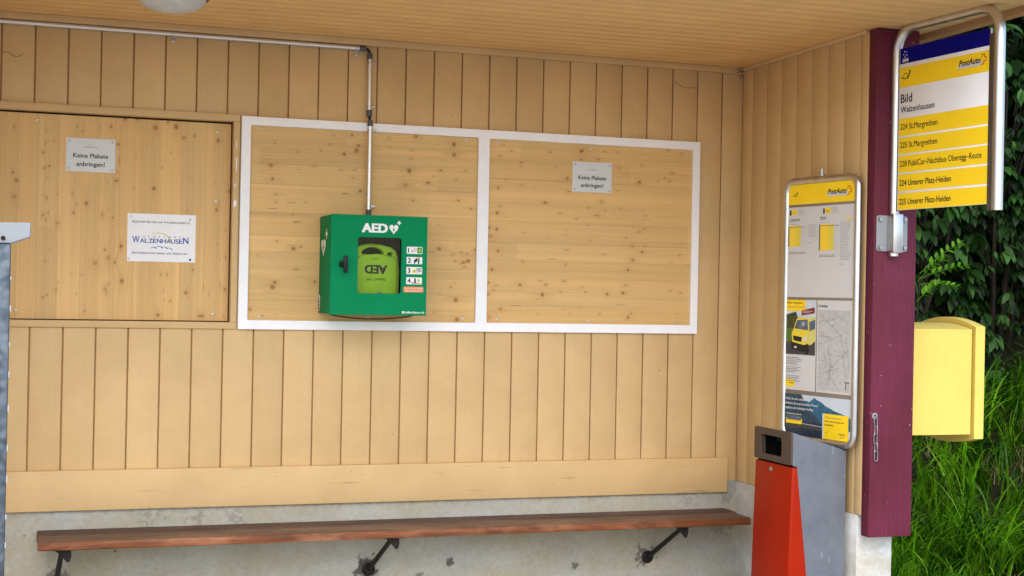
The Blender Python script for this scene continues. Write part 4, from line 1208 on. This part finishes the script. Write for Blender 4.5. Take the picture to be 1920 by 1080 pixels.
m.poly([(-0.420, 1.308), (-0.330, 1.295), (-0.300, 1.300), (-0.302, 1.272), (-0.330, 1.262), (-0.418, 1.275)], 'text', 0.0021, tft)
m.rect(-0.398, 1.279, -0.380, 1.288, 'sheet', 0.0024, tft)
m.poly(ellipse(-0.312, 1.272, 0.014, 0.02, 14), 'text', 0.0023, tft)
m.rect(L0, 1.448, -0.326, 1.4985, 'post_yellow', 0.0011, tft)
m.text('PubliCar Oberegg-Reute', L0 + 0.006, 1.481, 0.0085, 'text', 0.105, 0.0014, 0.01, tf=tft)
m.text('flexibel, schnell und bequem', L0 + 0.006, 1.463, 0.007, 'text_dim', 0.118, 0.0014, 0.0, tf=tft)
m.poly([(-0.350, 1.428), (-0.262, 1.440), (-0.262, 1.466), (-0.350, 1.450)], 'maroon', 0.0026, tft)
micro(m, -0.342, -0.272, 1.452, 1.438, 2, 'sheet', tft, 0.0029)
for z1, n in ((1.240, 2), (1.224, 3), (1.196, 1), (1.188, 3), (1.156, 1), (1.148, 3)):
    micro(m, L0 + 0.004, -0.345, z1, z1 - 0.0075 * n, n, 'text_dim', tft)
m.rect(L0, 1.104, -0.392, 1.135, 'post_yellow', 0.0010, tft)
horn(m, L0 + 0.012, 1.119, 0.006, 'text', tft, 0.0012)
m.text('PostAuto', -0.430, 1.117, 0.008, 'text', 0.032, 0.0013, 0.01, 0.2, tf=tft)
m.build('van_poster', tb)
# network map
m = MB()
m.rect(-0.2455, 1.089, L1, 1.4985, 'sheet', 0.0006, tft)
m.rect(-0.238, 1.098, -0.030, 1.456, 'map_ground', 0.0008, tft)
m.text('Vorderland', -0.237, 1.468, 0.011, 'text', 0.058, 0.0012, 0.015, tf=tft)
mr = random.Random(5)
def wiggle(x0, z0, x1, z1, n, amp, mat, w, off):
    pts = [(x0 + (x1 - x0) * k / n + mr.uniform(-amp, amp), z0 + (z1 - z0) * k / n + mr.uniform(-amp, amp)) for k in range(n + 1)]
    for (a, b), (c, d) in zip(pts[:-1], pts[1:]):
        L = math.hypot(c - a, d - b) or 1e-6; nx_, nz_ = -(d - b) / L * w / 2, (c - a) / L * w / 2
        m.poly([(a - nx_, b - nz_), (c - nx_, d - nz_), (c + nx_, d + nz_), (a + nx_, b + nz_)], mat, off, tft)
for x0, z0, x1, z1, mt in ((-0.235, 1.44, -0.09, 1.35, 'map_line'), (-0.09, 1.35, -0.05, 1.16, 'map_line'), (-0.236, 1.30, -0.04, 1.36, 'map_blue'), (-0.17, 1.30, -0.15, 1.20, 'map_line'),
                           (-0.23, 1.17, -0.10, 1.20, 'map_line'), (-0.15, 1.20, -0.04, 1.28, 'map_line'), (-0.17, 1.18, -0.09, 1.10, 'map_line'), (-0.20, 1.26, -0.15, 1.19, 'map_line'),
                           (-0.06, 1.34, -0.035, 1.20, 'map_blue'), (-0.235, 1.40, -0.12, 1.42, 'map_line'), (-0.22, 1.34, -0.14, 1.33, 'map_line'), (-0.15, 1.24, -0.17, 1.12, 'map_line'), (-0.12, 1.44, -0.05, 1.40, 'map_line'), (-0.16, 1.16, -0.12, 1.19, 'map_blue')):
    wiggle(x0, z0, x1, z1, 14, 0.0045, mt, 0.0022, 0.0011)
for k in range(60):
    a, b = mr.uniform(-0.233, -0.04), mr.uniform(1.105, 1.45)
    w = mr.uniform(0.003, 0.012)
    m.rect(a, b, a + w, b + 0.0025, 'map_line' if mr.random() < .7 else 'text_dim', 0.0013, tft)
m.rect(-0.062, 1.140, -0.030, 1.144, 'text', 0.0013, tft); m.rect(-0.056, 1.110, -0.048, 1.138, 'text_dim', 0.0013, tft)
m.build('network_map', tb)
# landscape poster
m = MB()
m.rect(L0, 0.886, L1, 1.070, 'pic_sky', 0.0006, tft)
m.poly([(L0, 1.070), (-0.345, 1.070), (-0.30, 1.02), (-0.25, 0.98), (-0.2, 0.95), (L0, 0.93)], 'pic_hill_dark', 0.0009, tft)
m.poly([(-0.36, 1.005), (-0.335, 1.040), (-0.31, 1.045), (-0.29, 1.040), (-0.255, 1.062), (-0.235, 1.052), (-0.21, 1.046), (-0.18, 1.030), (-0.15, 1.022), (-0.12, 1.012), (-0.08, 1.005), (-0.03, 0.992), (L1, 0.985), (L1, 0.93), (-0.36, 0.95)], 'pic_hill', 0.0008, tft)
m.poly([(L0, 0.955), (-0.30, 0.952), (-0.18, 0.950), (-0.10, 0.945), (-0.10, 0.886), (L0, 0.886)], 'pic_lake', 0.0011, tft)
m.poly([(L0, 0.936), (-0.20, 0.932), (-0.20, 0.918), (-0.33, 0.922), (L0, 0.910)], 'pic_road', 0.0012, tft)
m.rect(L0 + 0.012, 0.952, -0.34, 0.976, 'pic_tree', 0.0014, tft)
m.rect(L0 + 0.012, 0.936, -0.335, 0.960, 'post_yellow', 0.0015, tft)
m.rect(L0 + 0.016, 0.952, -0.342, 0.972, 'pic_glass', 0.0016, tft)
m.rect(L0 + 0.012, 0.978, -0.338, 0.981, 'sheet', 0.0016, tft)
for k in range(10):
    m.rect(-0.33 + k * 0.0135, 0.938 - k * 0.0004, -0.322 + k * 0.0135, 0.942 - k * 0.0004, 'sheet', 0.0016, tft)
for k, s in enumerate(('Wollen Sie mehr erleben?', 'Entdecken Sie unsere attraktiven Freizeit-', 'angebote und vielseitigen Ausflüge.')):
    m.text(s, L0 + 0.006, 1.043 - 0.0205 * k, 0.0105, 'white', (0.135, 0.225, 0.195)[k], 0.0018, 0.006, tf=tft)
m.rect(-0.198, 0.886, -0.190, 0.998, 'pic_sky', 0.0018, tft)
m.rect(-0.190, 0.886, -0.030, 0.998, 'post_yellow', 0.0020, tft)
m.text('Weitere Informationen', -0.183, 0.978, 0.0082, 'text_dim', 0.105, 0.0023, 0.0, tf=tft)
m.text('unter www.postauto.ch/', -0.183, 0.962, 0.0082, 'text', 0.125, 0.0023, 0.008, tf=tft)
m.text('freizeitklick', -0.183, 0.946, 0.0082, 'text', 0.058, 0.0023, 0.008, tf=tft)
horn(m, -0.170, 0.916, 0.008, 'text', tft, 0.0023)
m.text('PostAuto', -0.090, 0.911, 0.0085, 'text', 0.040, 0.0023, 0.012, 0.2, tf=tft)
m.rect(-0.083, 0.900, -0.055, 0.903, 'text_dim', 0.0023, tft)
m.build('landscape_poster', tb)

# ------------------------------------------------------------------ litter bin
lb = thing('litter_bin', 'grey metal litter bin with an orange red front door and brown slotted hood', 'litter bin', (-0.165, -0.925, 0.0))
prof = [(-0.276, 0.012), (-0.276, 0.780), (-0.2985, 0.786), (-0.2985, 0.9255), (-0.036, 0.8445), (-0.036, 0.012)]
def side_tf(y): return plane_tf((0, y, 0))
m = MB()
m.slab([prof], 0.003, 'bin_grey', 0.0006, side_tf(-1.0855))
m.slab([prof], 0.003, 'bin_grey', 0.0006, side_tf(-0.7645))
m.add([(-0.2985, -1.0835, 0.9235), (-0.036, -1.0835, 0.8425), (-0.036, -0.7665, 0.8425), (-0.2985, -0.7665, 0.9235),
       (-0.2985, -1.0835, 0.9275), (-0.036, -1.0835, 0.8465), (-0.036, -0.7665, 0.8465), (-0.2985, -0.7665, 0.9275)],
      [(3, 2, 1, 0), (4, 5, 6, 7), (0, 1, 5, 4), (2, 3, 7, 6), (1, 2, 6, 5), (3, 0, 4, 7)], 'bin_grey')
m.box((-0.0395, -1.0835, 0.012), (-0.0365, -0.7665, 0.8425), 'bin_grey')
m.box((-0.10, -1.0835, 0.012), (-0.09, -0.7665, 0.84), 'black')  # black panels inside paint the hood opening as deep shade
m.box((-0.297, -1.0832, 0.70), (-0.10, -0.7668, 0.704), 'black')
m.box((-0.292, -0.7725, 0.704), (-0.10, -0.7685, 0.858), 'black')
m.box((-0.292, -1.0815, 0.704), (-0.10, -1.0775, 0.858), 'black')
for yy_ in (-0.7725, -1.0815):
    m.box((-0.292, yy_, 0.8585), (-0.20, yy_ + 0.004, 0.886), 'black')
    m.box((-0.292, yy_, 0.8865), (-0.27, yy_ + 0.004, 0.912), 'black')
m.build('body', lb)
m = MB()
tfx = plane_tf((-0.304, 0, 0), (0, -1, 0), (0, 0, 1), (-1, 0, 0))
m.slab([rrect(0.7605, 0.786, 1.0895, 0.9275, 0.010, 4), rrect(0.822, 0.814, 1.006, 0.897, 0.012, 4)], 0.010, 'bin_brown', 0.002, tfx)
hood = m.build('hood', lb)
m = MB()
for a, b in (((0.818, 0.809), (0.822, 0.902)), ((1.006, 0.809), (1.010, 0.902))):
    m.box((-0.298, -a[0], a[1]), (-0.285, -b[0], b[1]), 'bin_brown')
m.box((-0.298, -0.822, 0.807), (-0.285, -1.006, 0.812), 'black')
m.build('slot_lining', hood)
m = MB()
dp = [(-0.3035, 0.777), (-0.2735, 0.777), (-0.187, 0.03), (-0.322, 0.03)]
m.slab([dp], 0.333, 'bin_red', 0.012, side_tf(-0.925))
dr = m.build('door', lb)
m = MB(); m.lathe([(0.012, 0), (0.012, 0.004), (0.008, 0.0045), (0.0075, 0.002), (0.003, 0.002)], (-0.3040, -0.916, 0.752), (-1, 0, 0), 'bolt', 16); m.build('lock', dr)

# ------------------------------------------------------------------ chain on the post
ch = thing('chain', 'short steel chain hanging from a washer on the purple post', 'chain', (0.024, -1.222, 0.825))
m = MB(); m.lathe([(0.0135, 0), (0.0135, 0.003), (0.005, 0.003)], (0.0195, -1.2153, 1.008), (0, -1, 0), 'cap_white', 20); ws = m.build('washer', ch)
m = MB(); bolt_head(m, (0.0195, -1.2182, 1.008), (0, -1, 0), 0.0055, 0.006, 'iron', 8); m.build('bolt', ch)
zt = 1.006
for k in range(5):
    L, Wd = 0.043, 0.0072
    c = Vector((0.0205 + (0.0, 0.0025, 0.0005, 0.0035, 0.0045)[k], -1.2235, zt - L / 2))
    pts = []
    for q in range(20):
        a = 2 * math.pi * q / 20
        px, pz = Wd * math.cos(a), (L / 2 - Wd) * (1 if math.sin(a) > 0 else -1) + Wd * math.sin(a)
        tw = rad(8 if k % 2 == 0 else 74)
        pts.append((c.x + px * math.cos(tw), c.y - px * math.sin(tw), c.z + pz))
    m = MB(); m.tube(pts, 0.0023, 'chain', 8, closed=True); m.build('link', ch)
    zt -= L - 0.0062

# ------------------------------------------------------------------ yellow letter box on the outside of the post
mb_ = thing('letter_box', 'yellow metal letter box with an arched front rim on the far side of the post', 'letter box', (0.44, -0.875, 0.862))
def arch(y0, y1, zb, zt, rb, rt, n=14):
    pts = [(y1 + (y0 - y1) * k / n, zb - rb * (1 - (2 * k / n - 1) ** 2)) for k in range(n + 1)]
    pts += [(y0 + (y1 - y0) * k / n, zt + rt * (1 - (2 * k / n - 1) ** 2)) for k in range(n + 1)]
    return pts
tfm = plane_tf((0.395, 0, 0), (0, -1, 0), (0, 0, 1), (-1, 0, 0))
m = MB(); m.slab([arch(0.66, 1.088, 0.909, 1.380, 0.004, 0.026)], 0.413, 'mail_yellow', 0.003, tfm)
m.slab([arch(0.70, 1.05, 0.95, 1.35, 0.004, 0.02)], 0.02, 'mail_yellow', 0.0, plane_tf((0.606, 0, 0), (0, -1, 0), (0, 0, 1), (-1, 0, 0))); m.build('body', mb_)
tfm = plane_tf((0.637, 0, 0), (0, -1, 0), (0, 0, 1), (-1, 0, 0))
m = MB(); m.slab([arch(0.645, 1.100, 0.889, 1.393, 0.032, 0.040)], 0.050, 'mail_yellow', 0.003, tfm); m.build('front_cover', mb_)
m = MB(); m.box((0.215, -1.05, 1.0), (0.30, -0.9, 1.3), 'mail_yellow'); m.box((0.102, -1.05, 1.05), (0.215, -0.9, 1.25), 'iron'); m.build('fixing', mb_)

# ------------------------------------------------------------------ galvanised post at the left edge
gp = thing('steel_post', 'galvanised steel post with pale end bracket at the left edge', 'post', (-3.475, -2.5, 0.0))
m = MB(); m.box((-3.56, -2.55, 0.0), (-3.449, -2.5, 1.606), 'galvanised', 0.004); m.build('profile', gp)
for k in range(14):
    m = MB()
    zz = 0.35 + k * 0.09 + random.uniform(-.012, .012)
    m.box((-3.450, -2.535, zz), (-3.4462, -2.515, zz + random.uniform(0.008, 0.02)), 'sign_white', 0.001)
    m.build('edge_tab', gp)
m = MB()
m.slab([[(-3.60, 1.6065), (-3.447, 1.6065), (-3.401, 1.624), (-3.401, 1.662), (-3.60, 1.656)]], 0.060, 'cap_white', 0.003, plane_tf((0, -2.525, 0)))
cp = m.build('end_bracket', gp)
m = MB(); bolt_head(m, (-3.468, -2.5552, 1.6195), (0, -1, 0), 0.006, 0.006, 'iron', 8); m.build('bolt', cp)

# ------------------------------------------------------------------ cobwebs in the corners
def web(label, pts_list):
    m = MB()
    for pts in pts_list:
        m.tube(pts, 0.0009, 'web', 5)
    o = m.build('cobweb')
    return tag(o, label, 'cobweb')
def squig(x, y, z, n, s, seed, plane='xz'):
    r = random.Random(seed); out = []
    dxx, dzz = r.uniform(-1, 1), r.uniform(-1, 1)
    for k in range(n):
        out.append((x, y, z) if plane == 'xz' else (x, y, z))
        dxx += r.uniform(-.8, .8); dzz += r.uniform(-.8, .8)
        L = math.hypot(dxx, dzz) or 1
        if plane == 'xz': x += dxx / L * s; z += dzz / L * s
        else: y += dxx / L * s; z += dzz / L * s
    return out
web('dark dusty cobweb clump in the upper right wall corner', [squig(-0.020, -0.027, 2.647, 6, 0.007, k) for k in range(10)])
web('thin sagging cobweb strand on the top planks nearest the right corner', [[(-0.388 + 0.0135 * k, -0.0028, 2.585 - 0.034 * math.sin(math.pi * min(k, 7) / 10.5) + 0.002 * math.sin(2.7 * k)) for k in range(11)]])
web('curved stray fibre on the top planks at the far left', [[(-3.555 + .009 * k, -0.0025, 2.49 + .009 * math.sin(k * .7)) for k in range(11)]])
# ------------------------------------------------------------------ plants
def rot_frames(yaw, pitch, roll):
    cy, sy = np.cos(yaw), np.sin(yaw); cp, sp = np.cos(pitch), np.sin(pitch); cr, sr = np.cos(roll), np.sin(roll)
    # local x = leaf length, y = width, z = normal
    Lx = np.stack([cy * cp, sy * cp, sp], -1)
    W0 = np.stack([-sy, cy, np.zeros_like(cy)], -1)
    N0 = np.cross(Lx, W0)
    Wd = W0 * cr[:, None] + N0 * sr[:, None]
    Nn = np.cross(Lx, Wd)
    return Lx, Wd, Nn
LEAF = np.array([[0, 0, 0], [.22, .20, .03], [.22, -.20, .03], [.52, .29, .04], [.52, -.29, .04], [.8, .17, -.01], [.8, -.17, -.01], [1, 0, -.10], [.22, 0, 0], [.52, 0, -.01], [.8, 0, -.05]])
LEAF_F = [(0, 8, 1), (0, 2, 8), (1, 8, 9, 3), (8, 2, 4, 9), (3, 9, 10, 5), (9, 4, 6, 10), (5, 10, 7), (10, 6, 7)]
def leaves(mb, pos, yaw, pitch, roll, size, width, mat, droop=0.25):
    Lx, Wd, Nn = rot_frames(yaw, pitch, roll)
    P = LEAF[None] * np.ones((len(pos), 1, 1))
    x = P[..., 0] * size[:, None]; y = P[..., 1] * (size * width)[:, None]; z = P[..., 2] * size[:, None] - droop * size[:, None] * P[..., 0] ** 2
    V = pos[:, None] + Lx[:, None] * x[..., None] + Wd[:, None] * y[..., None] + Nn[:, None] * z[..., None]
    n = len(LEAF)
    F = []
    for i in range(len(pos)):
        F.extend([tuple(a + i * n for a in f) for f in LEAF_F])
    mb.add(V.reshape(-1, 3).tolist(), F, mat)
    return n
def set_tone(ob, tones):
    at = ob.data.attributes.new('tone', 'FLOAT', 'POINT')
    at.data.foreach_set('value', np.asarray(tones, dtype=np.float32))

def shrub(name, label, cx, cy, z0, z1, rx, ry, n, seed, kind, size):
    r = np.random.default_rng(seed)
    t = thing(name, label, 'shrub', (cx, cy, z0), 'shrubs on the bank behind the shelter')
    m = MB()
    for k in range(4):
        a = r.uniform(0, 6.28)
        pts = [(cx + .05 * math.cos(a), cy + .05 * math.sin(a), z0)]
        for j in range(1, 6):
            u = j / 5
            pts.append((cx + rx * .5 * u * math.cos(a) + r.uniform(-.05, .05), cy + ry * .5 * u * math.sin(a) + r.uniform(-.05, .05), z0 + (z1 - z0) * .9 * u))
        m.tube(pts, [0.022 * (1 - .75 * j / 5) for j in range(6)], 'bark', 7)
    stem_bm = m
    m = MB()
    # sprays of leaflets: each spray is a twig end with five to seven leaves
    ns = n // 4
    u = r.random(ns); th = r.uniform(0, 2 * np.pi, ns)
    zz = r.uniform(0, 1, ns)
    rr = np.sqrt(0.25 + 0.75 * u) * (0.72 + 0.28 * np.sin(zz * 9 + th * 2 + seed)) * (0.55 + 0.45 * np.sin(np.clip(zz, .05, .95) * np.pi) ** .5)
    C_ = np.stack([cx + rx * rr * np.cos(th), cy + ry * rr * np.sin(th), z0 + (z1 - z0) * zz], -1)
    # open gaps between clumps of foliage
    cl = np.sin(C_[:, 0] * 6.1 + seed) * np.sin(C_[:, 2] * 5.3 + seed * 2) + .6 * np.sin(C_[:, 0] * 13 + C_[:, 2] * 11 + seed) * np.sin(C_[:, 2] * 9 - C_[:, 1] * 7)
    keep = cl + r.normal(0, .25, ns) > -.18
    C_ = C_[keep]; ns = len(C_)
    pos, yaw, pit, rol, sz, tone = [], [], [], [], [], []
    for i in range(ns):
        base_yaw = math.atan2(C_[i, 1] - cy, C_[i, 0] - cx) * .5 + (-math.pi / 2) * .5 + r.normal(0, .8)
        k = 5 + r.integers(0, 3) if kind == 'palm' else 6
        tn = r.uniform(0, 1) ** 2.2
        spray = r.uniform(.6, 1.35)
        for j in range(k):
            s = size * spray * r.uniform(.8, 1.15)
            if kind == 'palm':
                f = (j - (k - 1) / 2) / k * 3.6
                pos.append(C_[i] + r.normal(0, .006, 3)); yaw.append(base_yaw + f); pit.append(-.55 + r.normal(0, .2) - .15 * abs(f)); sz.append(s * (1 - .13 * abs(f)))
                rol.append(r.normal(0, .25))
            else:
                off = (j // 2) * size * .62
                d = np.array([math.cos(base_yaw), math.sin(base_yaw), -.35])
                pos.append(C_[i] + d * off); yaw.append(base_yaw + (.9 if j % 2 else -.9) + r.normal(0, .2)); pit.append(-.35 + r.normal(0, .25)); sz.append(s)
                rol.append(r.normal(0, .4))
            tone.append(np.clip(tn + r.normal(0, .12), 0, 1))
    for i in range(0, ns, 5):                        # twigs that carry the sprays
        u0 = np.clip((C_[i, 2] - z0) / (z1 - z0) - .12, .05, .9)
        p0 = np.array([cx + (C_[i, 0] - cx) * .35, cy + (C_[i, 1] - cy) * .35, z0 + (z1 - z0) * u0])
        pm = (p0 + C_[i]) / 2 + np.array([0, 0, .04])
        stem_bm.tube([tuple(p0), tuple(pm), tuple(C_[i])], [.006, .0045, .0025], 'bark', 5)
    stem_bm.build('stem', t)
    pos = np.array(pos)
    nv = leaves(m, pos, np.array(yaw), np.array(pit), np.array(rol), np.array(sz), .78 if kind == 'palm' else 1.25, 'leaf')
    ob = m.build('foliage', t, 60)
    set_tone(ob, np.repeat(np.array(tone), nv))
    return t
shrub('leafy_shrub', 'dark shrub with drooping five fingered leaves, just right of the purple post', 2.20, 1.72, 0.70, 2.75, .62, .5, 2600, 3, 'palm', .115)
shrub('leafy_shrub', 'tall dark shrub with drooping fingered leaves filling the right edge', 3.00, 1.80, 0.70, 3.2, .65, .55, 3200, 4, 'palm', .12)
shrub('broadleaf_shrub', 'broad leaved shrub with lighter leaves, seen through the top of the sign frame', 2.75, 2.3, 1.2, 4.6, .75, .5, 2800, 5, 'broad', .12)
shrub('broadleaf_shrub', 'broad leaved dark shrub standing farthest right behind the others', 3.75, 2.2, 1.0, 4.4, .7, .6, 2600, 6, 'broad', .12)
shrub('broadleaf_shrub', 'broad leaved dark shrub behind the side wall, mostly hidden by the post', 1.75, 2.5, 1.4, 4.4, .7, .5, 2400, 8, 'broad', .12)

# young tree with bright feathered leaves beside the post
sp = thing('sapling', 'young sapling with bright yellow green feathered leaves beside the purple post', 'sapling', (1.36, 0.5, 0.02))
m = MB(); m.tube([(1.36, 0.5, 0.0), (1.365, 0.5, 0.6), (1.38, 0.49, 1.2), (1.40, 0.48, 1.62)], [.012, .010, .008, .005], 'bark', 8)
fronds = [((1.40, .48, 1.66), (1.60, .40, 1.835)), ((1.40, .48, 1.63), (1.66, .42, 1.715)), ((1.40, .48, 1.60), (1.56, .36, 1.59)), ((1.39, .48, 1.55), (1.27, .40, 1.74)), ((1.39, .48, 1.62), (1.46, .35, 1.74)), ((1.385, .48, 1.50), (1.47, .40, 1.60)), ((1.385, .48, 1.45), (1.25, .45, 1.55))]
pos, yaw, pit, rol, sz = [], [], [], [], []
for a, b in fronds:
    a, b = np.array(a), np.array(b)
    pts = []
    for k in range(8):
        u = k / 7; p = a + (b - a) * u + np.array([0, 0, .05 * u * (1 - u)])
        pts.append(tuple(p))
    m.tube(pts, [.003 - .0022 * k / 7 for k in range(8)], 'leaf_bright', 5)
    d = b - a; L = np.linalg.norm(d); dy = math.atan2(d[1], d[0]); dp = math.asin(d[2] / L)
    side = np.cross(d / L, np.array([0, -.8, .6])); side /= np.linalg.norm(side)
    for k in range(2, 8):
        p = np.array(pts[k])
        for s in (1, -1):
            v = d / L * .75 + side * s * .8
            v /= np.linalg.norm(v)
            pos.append(p); yaw.append(math.atan2(v[1], v[0])); pit.append(math.asin(v[2])); rol.append(rng.normal(-.5 * s, .3)); sz.append(.052 * (1 - .25 * (k / 7)))
    pos.append(np.array(pts[-1])); yaw.append(dy); pit.append(dp); rol.append(0.); sz.append(.045)
stem_mb = m
st_o = stem_mb.build('stem', sp); set_tone(st_o, np.full(len(st_o.data.vertices), .4))
m = MB(); nv = leaves(m, np.array(pos), np.array(yaw), np.array(pit), np.array(rol), np.array(sz), .85, 'leaf_bright', .1)
fo = m.build('foliage', sp, 60); set_tone(fo, np.repeat(rng.uniform(.1, 1, len(pos)), nv))

# long grass on the bank: uncountable blades in one object
def blades(n, x0, x1, y0, y1, seed, lo, hi, mat, name, wid=.0045, tuft=14):
    r = np.random.default_rng(seed)
    nt = n // tuft
    tx, ty = r.uniform(x0, x1, nt), r.uniform(y0, y1, nt)
    tdir = r.normal(-1.9, 1.0, nt)
    tlen = r.uniform(.7, 1.25, nt); ttone = np.where(r.random(nt) < .35, r.uniform(.2, .75, nt), r.uniform(-.35, .2, nt))
    i = np.repeat(np.arange(nt), tuft); k = len(i)
    X = tx[i] + r.normal(0, .03, k); Y = ty[i] + r.normal(0, .03, k)
    Z = bank_height(X, Y) - .02
    ang = tdir[i] + r.normal(0, .7, k)
    L = r.uniform(lo, hi, k) * tlen[i]
    lean0 = r.uniform(.05, .5, k); bend = r.uniform(.6, 2.6, k)
    w = wid * r.uniform(.6, 1.5, k)
    seg = 6
    px = np.zeros((k, seg + 1, 3)); px[:, 0] = np.stack([X, Y, Z], -1)
    for s in range(seg):
        th = lean0 + bend * (s / seg) ** 1.5
        d = np.stack([np.sin(th) * np.cos(ang), np.sin(th) * np.sin(ang), np.cos(th)], -1)
        px[:, s + 1] = px[:, s] + d * (L / seg)[:, None]
    fa = ang + np.pi / 2 + r.normal(0, .5, k)
    sd = np.stack([np.cos(fa), np.sin(fa), np.zeros(k)], -1)
    V = np.zeros((k, seg + 1, 2, 3))
    for s in range(seg + 1):
        ww = w * (1 - (s / seg) ** 2.2 * .96)
        V[:, s, 0] = px[:, s] - sd * ww[:, None]; V[:, s, 1] = px[:, s] + sd * ww[:, None]
    V = V.reshape(k, -1, 3)
    base = np.arange(k)[:, None] * (2 * seg + 2)
    fs = []
    for s in range(seg):
        fs.append(np.concatenate([base + 2 * s, base + 2 * s + 1, base + 2 * s + 3, base + 2 * s + 2], 1))
    F = np.stack(fs, 1).reshape(-1, 4)
    mb = MB(); mb.add(V.reshape(-1, 3).tolist(), F.tolist(), mat)
    ob = mb.build(name, None, 180)
    set_tone(ob, np.repeat(np.clip(ttone[i] + r.uniform(0, .5, k), 0, 1), 2 * seg + 2))
    return tag(ob, kind='stuff')
gr3 = blades(2600, 3.6, 6.5, .05, 1.35, 15, .20, .5, 'grass', 'grass', .0058); tag(gr3, 'long green grass farther along the bank to the right', 'grass')
shrub('broadleaf_shrub', 'tall broad leaved shrub farther along the bank, beyond the right edge', 4.7, 1.9, 0.75, 3.6, .7, .5, 2200, 9, 'broad', .12)
gr = blades(5200, .9, 3.6, .05, 1.32, 12, .20, .56, 'grass', 'grass', .0058)
tag(gr, 'long drooping green grass covering the bank below the shrubs', 'grass')
gr2 = blades(2500, .3, 1.2, -.6, 1.2, 13, .12, .3, 'grass', 'grass'); tag(gr2, 'shorter green grass at the foot of the bank beside the shelter', 'grass')
dry = blades(600, 1.3, 3.0, .05, 1.3, 14, .12, .35, 'straw', 'dry_grass', .0025); tag(dry, 'dry straw coloured stalks among the green grass', 'grass')

def weed(cx, cy, n, size, seed, label):
    r = np.random.default_rng(seed)
    z = float(bank_height(np.array(cx), np.array(cy)))
    t = thing('broadleaf_weed', label, 'weed', (cx, cy, z), 'broad leaved weeds in the grass')
    st = MB(); pos, yaw, pit, rol, sz = [], [], [], [], []
    for k in range(n):
        a = 6.28 * k / n + r.normal(0, .3); L = r.uniform(.10, .24); up = r.uniform(.5, 1.1)
        e = np.array([cx + L * math.cos(a) * math.cos(up), cy + L * math.sin(a) * math.cos(up), z + L * math.sin(up)])
        st.tube([(cx, cy, z - .02), tuple((np.array([cx, cy, z]) + e) / 2 + np.array([0, 0, .02])), tuple(e)], [.003, .0025, .002], 'leaf_bright', 5)
        pos.append(e); yaw.append(a); pit.append(r.uniform(-.4, .3)); rol.append(r.normal(0, .3)); sz.append(size * r.uniform(.7, 1.2))
    so = st.build('stem', t); set_tone(so, np.full(len(so.data.vertices), .2))
    m = MB(); nv = leaves(m, np.array(pos), np.array(yaw), np.array(pit), np.array(rol), np.array(sz), 1.25, 'leaf_bright', .3)
    f = m.build('foliage', t, 60); set_tone(f, np.repeat(r.uniform(-.2, .35, n), nv))
weed(1.93, .42, 7, .13, 71, 'low weed with broad oval leaves near the bottom of the grass bank')
weed(2.45, .95, 6, .11, 72, 'broad leaved weed half way up the grass bank at the right edge')
weed(1.62, .60, 6, .09, 73, 'small broad leaved weed in the grass beneath the yellow letter box')
